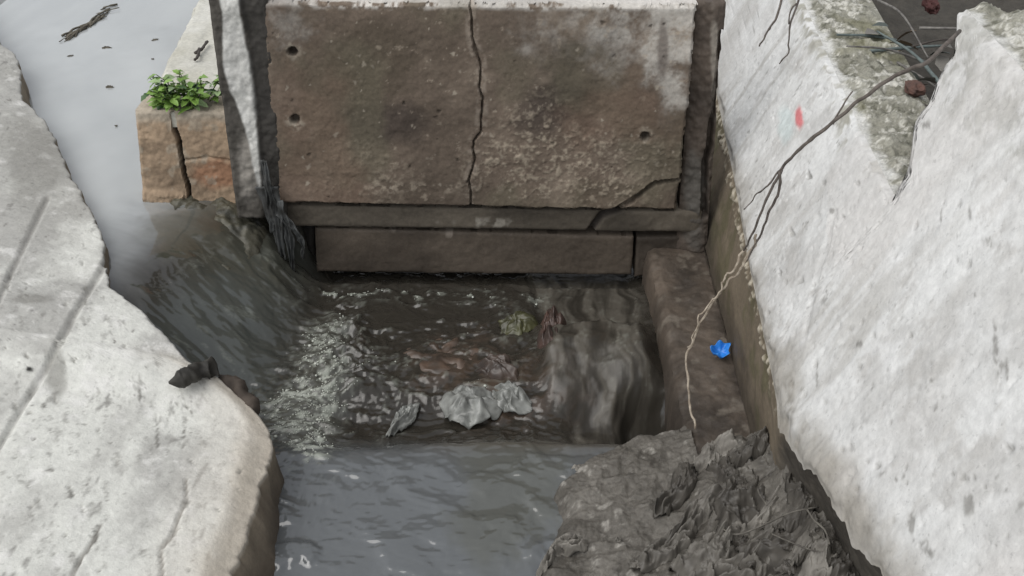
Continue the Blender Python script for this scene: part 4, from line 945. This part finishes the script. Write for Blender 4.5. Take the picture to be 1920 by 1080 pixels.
bag('plastic_scrap', 757, 785, -.055, (.028, .085, .045), 503, M_BAG, 'narrow white plastic scrap left of the white bag in the pool', 'plastic', -.5, 3)
bag('soaked_cloth', 830, 680, -.072, (.20, .13, .06), 505, M_BROWN, 'broad brown soaked cloth in the water behind the white bag', 'cloth', .1, 8)
bag('soaked_cloth', 935, 700, -.06, (.10, .06, .075), 525, M_BROWN2, 'darker brown fold of soaked cloth right behind the white bag', 'cloth', -.6, 5)
bag('soaked_cloth', 1035, 640, -.03, (.055, .13, .11), 507, M_RED, 'reddish brown rag hanging in the water beside the cascade', 'cloth', 0, 5)
bag('soaked_plastic', 968, 612, -.035, (.075, .075, .05), 509, M_GREEN, 'olive green scrap in the pool left of the reddish rag', 'plastic', 0, 6)

# ---- crushed blue cap on the ledge
import bmesh
def blue_cap():
    n, k = 36, 5; V, F = [], []
    for lv, (r, z) in enumerate([(.0, .006), (.016, .004), (.030, .010), (.038, .034), (.034, .033), (.026, .012), (.0, .010)]):
        for q in range(n):
            an = 2 * math.pi * q / n
            f = 1 + (.10 * math.sin(an * 5 + .6) + .10 * math.sin(an * 3)) * min(1, r / .03)
            V.append((math.cos(an) * r * f, math.sin(an) * r * f * .9, z + (.010 * math.sin(an * 5 + 1.2) if r > .02 else 0)))
    for lv in range(6):
        for q in range(n): F.append((lv * n + q, lv * n + (q + 1) % n, (lv + 1) * n + (q + 1) % n, (lv + 1) * n + q))
    me = bpy.data.meshes.new('bottle_cap'); me.from_pydata(V, [], F); bm = bmesh.new(); bm.from_mesh(me)
    bmesh.ops.remove_doubles(bm, verts=bm.verts, dist=1e-5); bmesh.ops.recalc_face_normals(bm, faces=bm.faces); bm.to_mesh(me); bm.free(); smooth(me); return me
o = link('crushed_cap', blue_cap(), plain('bright_blue_plastic', (0.03, 0.24, 0.72), .35, (0.02, 0.17, 0.55), 30, .5, .1)); o.location = U(1350, 662, z=.12); o.rotation_euler = (.35, -.15, .3); o.scale = (.86,) * 3
tag(o, 'crushed bright blue plastic cap on the dark ledge', 'cap')

# ---- bare branch hanging over the white wall, running down into a dry vine
M_BARK = plain('grey_bark', (0.15, 0.13, 0.115), .85, (0.07, 0.06, 0.053), 60, bump=.5)
M_VINE = plain('dry_vine', (0.42, 0.37, 0.30), .85, (0.22, 0.18, 0.14), 60, bump=.5)
br = empty('bare_branch', tuple(U(1735, 116, d=2.36)), 'thin bare branch arching across the white wall down to the ledge', 'branch')
def limb(name, pts, r0, r1, mat, parent, n=40, seed=0, wob=.004):
    W = spline([U(a, b, d=dd) for a, b, dd in pts], n)
    W += wob * np.stack([fbm(np.arange(n) * .35, 0 * np.arange(n), s, 1, 2, seed + s) for s in range(3)], -1)
    rad = [(r0 + (r1 - r0) * i / (n - 1)) * (1 + (.35 if rr.random() < .10 else 0)) for i in range(n)]
    return link(name, tube_mesh(name, W, rad, 7, .12, seed), mat, parent)
limb('stem', [(1800, 60, 2.50), (1735, 117, 2.36), (1690, 135, 2.40), (1640, 168, 2.44), (1590, 208, 2.50), (1530, 255, 2.56), (1490, 290, 2.62), (1460, 322, 2.68)], .0055, .0042, M_BARK, br, 44, 1)
limb('twig', [(1468, 312, 2.66), (1442, 345, 2.72), (1415, 370, 2.78), (1395, 392, 2.82)], .003, .0014, M_BARK, br, 20, 2)
limb('twig', [(1465, 318, 2.67), (1443, 360, 2.72), (1420, 415, 2.80), (1402, 455, 2.88), (1395, 470, 2.92)], .0042, .0026, M_BARK, br, 26, 3)
limb('twig', [(1462, 320, 2.67), (1460, 362, 2.72), (1440, 405, 2.78), (1420, 450, 2.86), (1400, 490, 2.92)], .0042, .0026, M_BARK, br, 26, 4)
limb('vine', [(1420, 440, 2.85), (1400, 490, 2.92), (1370, 525, 2.96), (1335, 570, 3.0), (1305, 620, 3.02), (1288, 680, 3.03), (1290, 740, 3.03), (1304, 806, 3.02)], .0042, .0034, M_VINE, br, 60, 5, .010)
limb('vine', [(1400, 470, 2.92), (1372, 512, 2.95), (1340, 552, 2.98), (1312, 600, 3.0), (1290, 655, 3.01)], .004, .002, M_VINE, br, 40, 6, .012)
limb('twig', [(1560, 235, 2.53), (1585, 190, 2.52), (1600, 170, 2.52)], .003, .0015, M_BARK, br, 12, 7)
tw = empty('hanging_twig', tuple(U(1480, -120, d=2.4)), 'darker bare twig hanging from the top edge above the white wall', 'twig')
limb('stem', [(1560, -260, 2.5), (1490, -80, 2.45), (1465, 0, 2.48), (1452, 38, 2.5), (1436, 62, 2.52), (1425, 86, 2.54)], .0042, .002, M_BARK, tw, 30, 11)
tw = empty('hanging_twig', tuple(U(1505, -120, d=2.4)), 'paler thin twig hanging right of the darker twig', 'twig')
limb('stem', [(1590, -260, 2.5), (1512, -80, 2.48), (1495, 0, 2.5), (1482, 50, 2.52), (1476, 100, 2.54), (1462, 118, 2.56)], .0034, .0016, M_BARK, tw, 30, 12)
limb('side_twig', [(1493, 5, 2.5), (1482, 25, 2.5), (1478, 45, 2.51)], .0025, .0015, M_BARK, tw, 10, 13)

# ---- brushwood and dead leaves behind the wall
M_BR2 = [plain('dead_stick_grey', (0.21, 0.20, 0.185), .85, (0.09, 0.085, 0.08), 50), plain('dead_stick_dark', (0.075, 0.065, 0.058), .85, None, 50), plain('dead_stick_teal', (0.14, 0.17, 0.165), .8, None, 50)]
def stick(p0, p1, r, m, i, label=None):
    p0, p1 = np.array(p0), np.array(p1); mid = (p0 + p1) / 2 + np.array([rr.uniform(-.03, .03), rr.uniform(-.03, .03), rr.uniform(0, .04)])
    P = spline([p0, mid, p1], 14)
    o = link('dead_stick', tube_mesh('dead_stick', P, [r * (1 - .04 * k) for k in range(14)], 6, .15, i), M_BR2[m], loc=tuple(float(v) for v in p0))
    tag(o, label or 'dead stick in the brushwood behind the broken wall top', 'stick', None if label else 'dead sticks behind the wall')
for i in range(20):
    cx, cy = rr.uniform(1.24, 1.6), rr.uniform(2.4, 3.5); a = rr.uniform(0, 6.3); L = rr.uniform(.12, .4); t_ = rr.uniform(-.3, .5)
    z0 = .90 + rr.uniform(0, .12)
    stick((cx - math.cos(a) * L / 2, cy - math.sin(a) * L / 2, z0), (cx + math.cos(a) * L / 2, cy + math.sin(a) * L / 2, z0 + L * t_), rr.uniform(.003, .009), rr.randrange(3), i)
stick(U(1646, 0, d=2.95), U(1740, 108, d=2.62), .004, 0, 91, 'long grey stick slanting across the gap behind the wall')
M_DL = [plain('dead_leaf_brown', (0.15, 0.11, 0.075), .8, None, 40), plain('dead_leaf_grey', (0.22, 0.21, 0.19), .8, None, 40), plain('dark_red_cloth', (0.075, 0.028, 0.026), .7, None, 20), plain('dead_leaf_teal', (0.085, 0.10, 0.093), .7, None, 30)]
DLM = []
for b in (0, 1, 3):
    me = leaf_mesh(1.0, .12); me.materials.append(M_DL[b]); DLM.append(me)
for i in range(36):
    o = bpy.data.objects.new('dead_leaf', DLM[i % 3]); COL.objects.link(o)
    o.location = (rr.uniform(1.24, 1.6), rr.uniform(2.3, 3.5), .91 + rr.uniform(0, .09)); s = rr.uniform(.05, .10); o.scale = (s, s, s)
    o.rotation_euler = (rr.uniform(-.6, .8), rr.uniform(-.6, .6), rr.uniform(0, 6.3)); tag(o, 'dead leaf in the litter behind the broken wall top', 'leaf', 'dead leaves behind the wall')
crumple('red_cloth', 1745, 8, .95, (.022, .06, .028), 601, M_DL[2], 'dark red cloth scrap lying in the brushwood behind the wall', 'cloth', .5)
# dark brick stub on the wall top
crumple('brick_fragment', 1715, 165, .965, (.028, .045, .022), 603, plain('red_brick_stub', (0.13, 0.07, 0.055), .85, (0.07, 0.045, 0.038), 30), 'dark reddish brick fragment on the mossy wall top by the taller section', 'brick', .3)
# small twigs on the pale block top
for i, (pts, lab) in enumerate([([(388, 78), (380, 90), (366, 100)], 'small dark twig on the pale top of the side wall'), ([(374, 92), (370, 108), (364, 112)], 'shorter dark twig just below it on the side wall top')]):
    P = spline([U(a, b, z=zt + .02) for a, b in pts], 10)
    o = link('small_twig', tube_mesh('small_twig', P, [.006] * 10, 6, .4, i + 300), M_BR2[1], loc=tuple(float(v) for v in P[0])); tag(o, lab, 'twig')
# scraps by the wall foot
crumple('pale_scrap', 1488, 818, .30, (.020, .035, .012), 605, plain('pale_yellow_plastic', (0.62, 0.62, 0.42), .5, (0.45, 0.45, 0.3), 30), 'small pale yellow scrap where the heap meets the white wall', 'scrap', .3, .6)
crumple('green_scrap', 1492, 860, .27, (.028, .045, .02), 607, plain('dark_green_plastic', (0.03, 0.06, 0.035), .35, (0.02, 0.03, 0.02), 30), 'small dark green scrap below the pale yellow scrap', 'scrap', .6, .6)
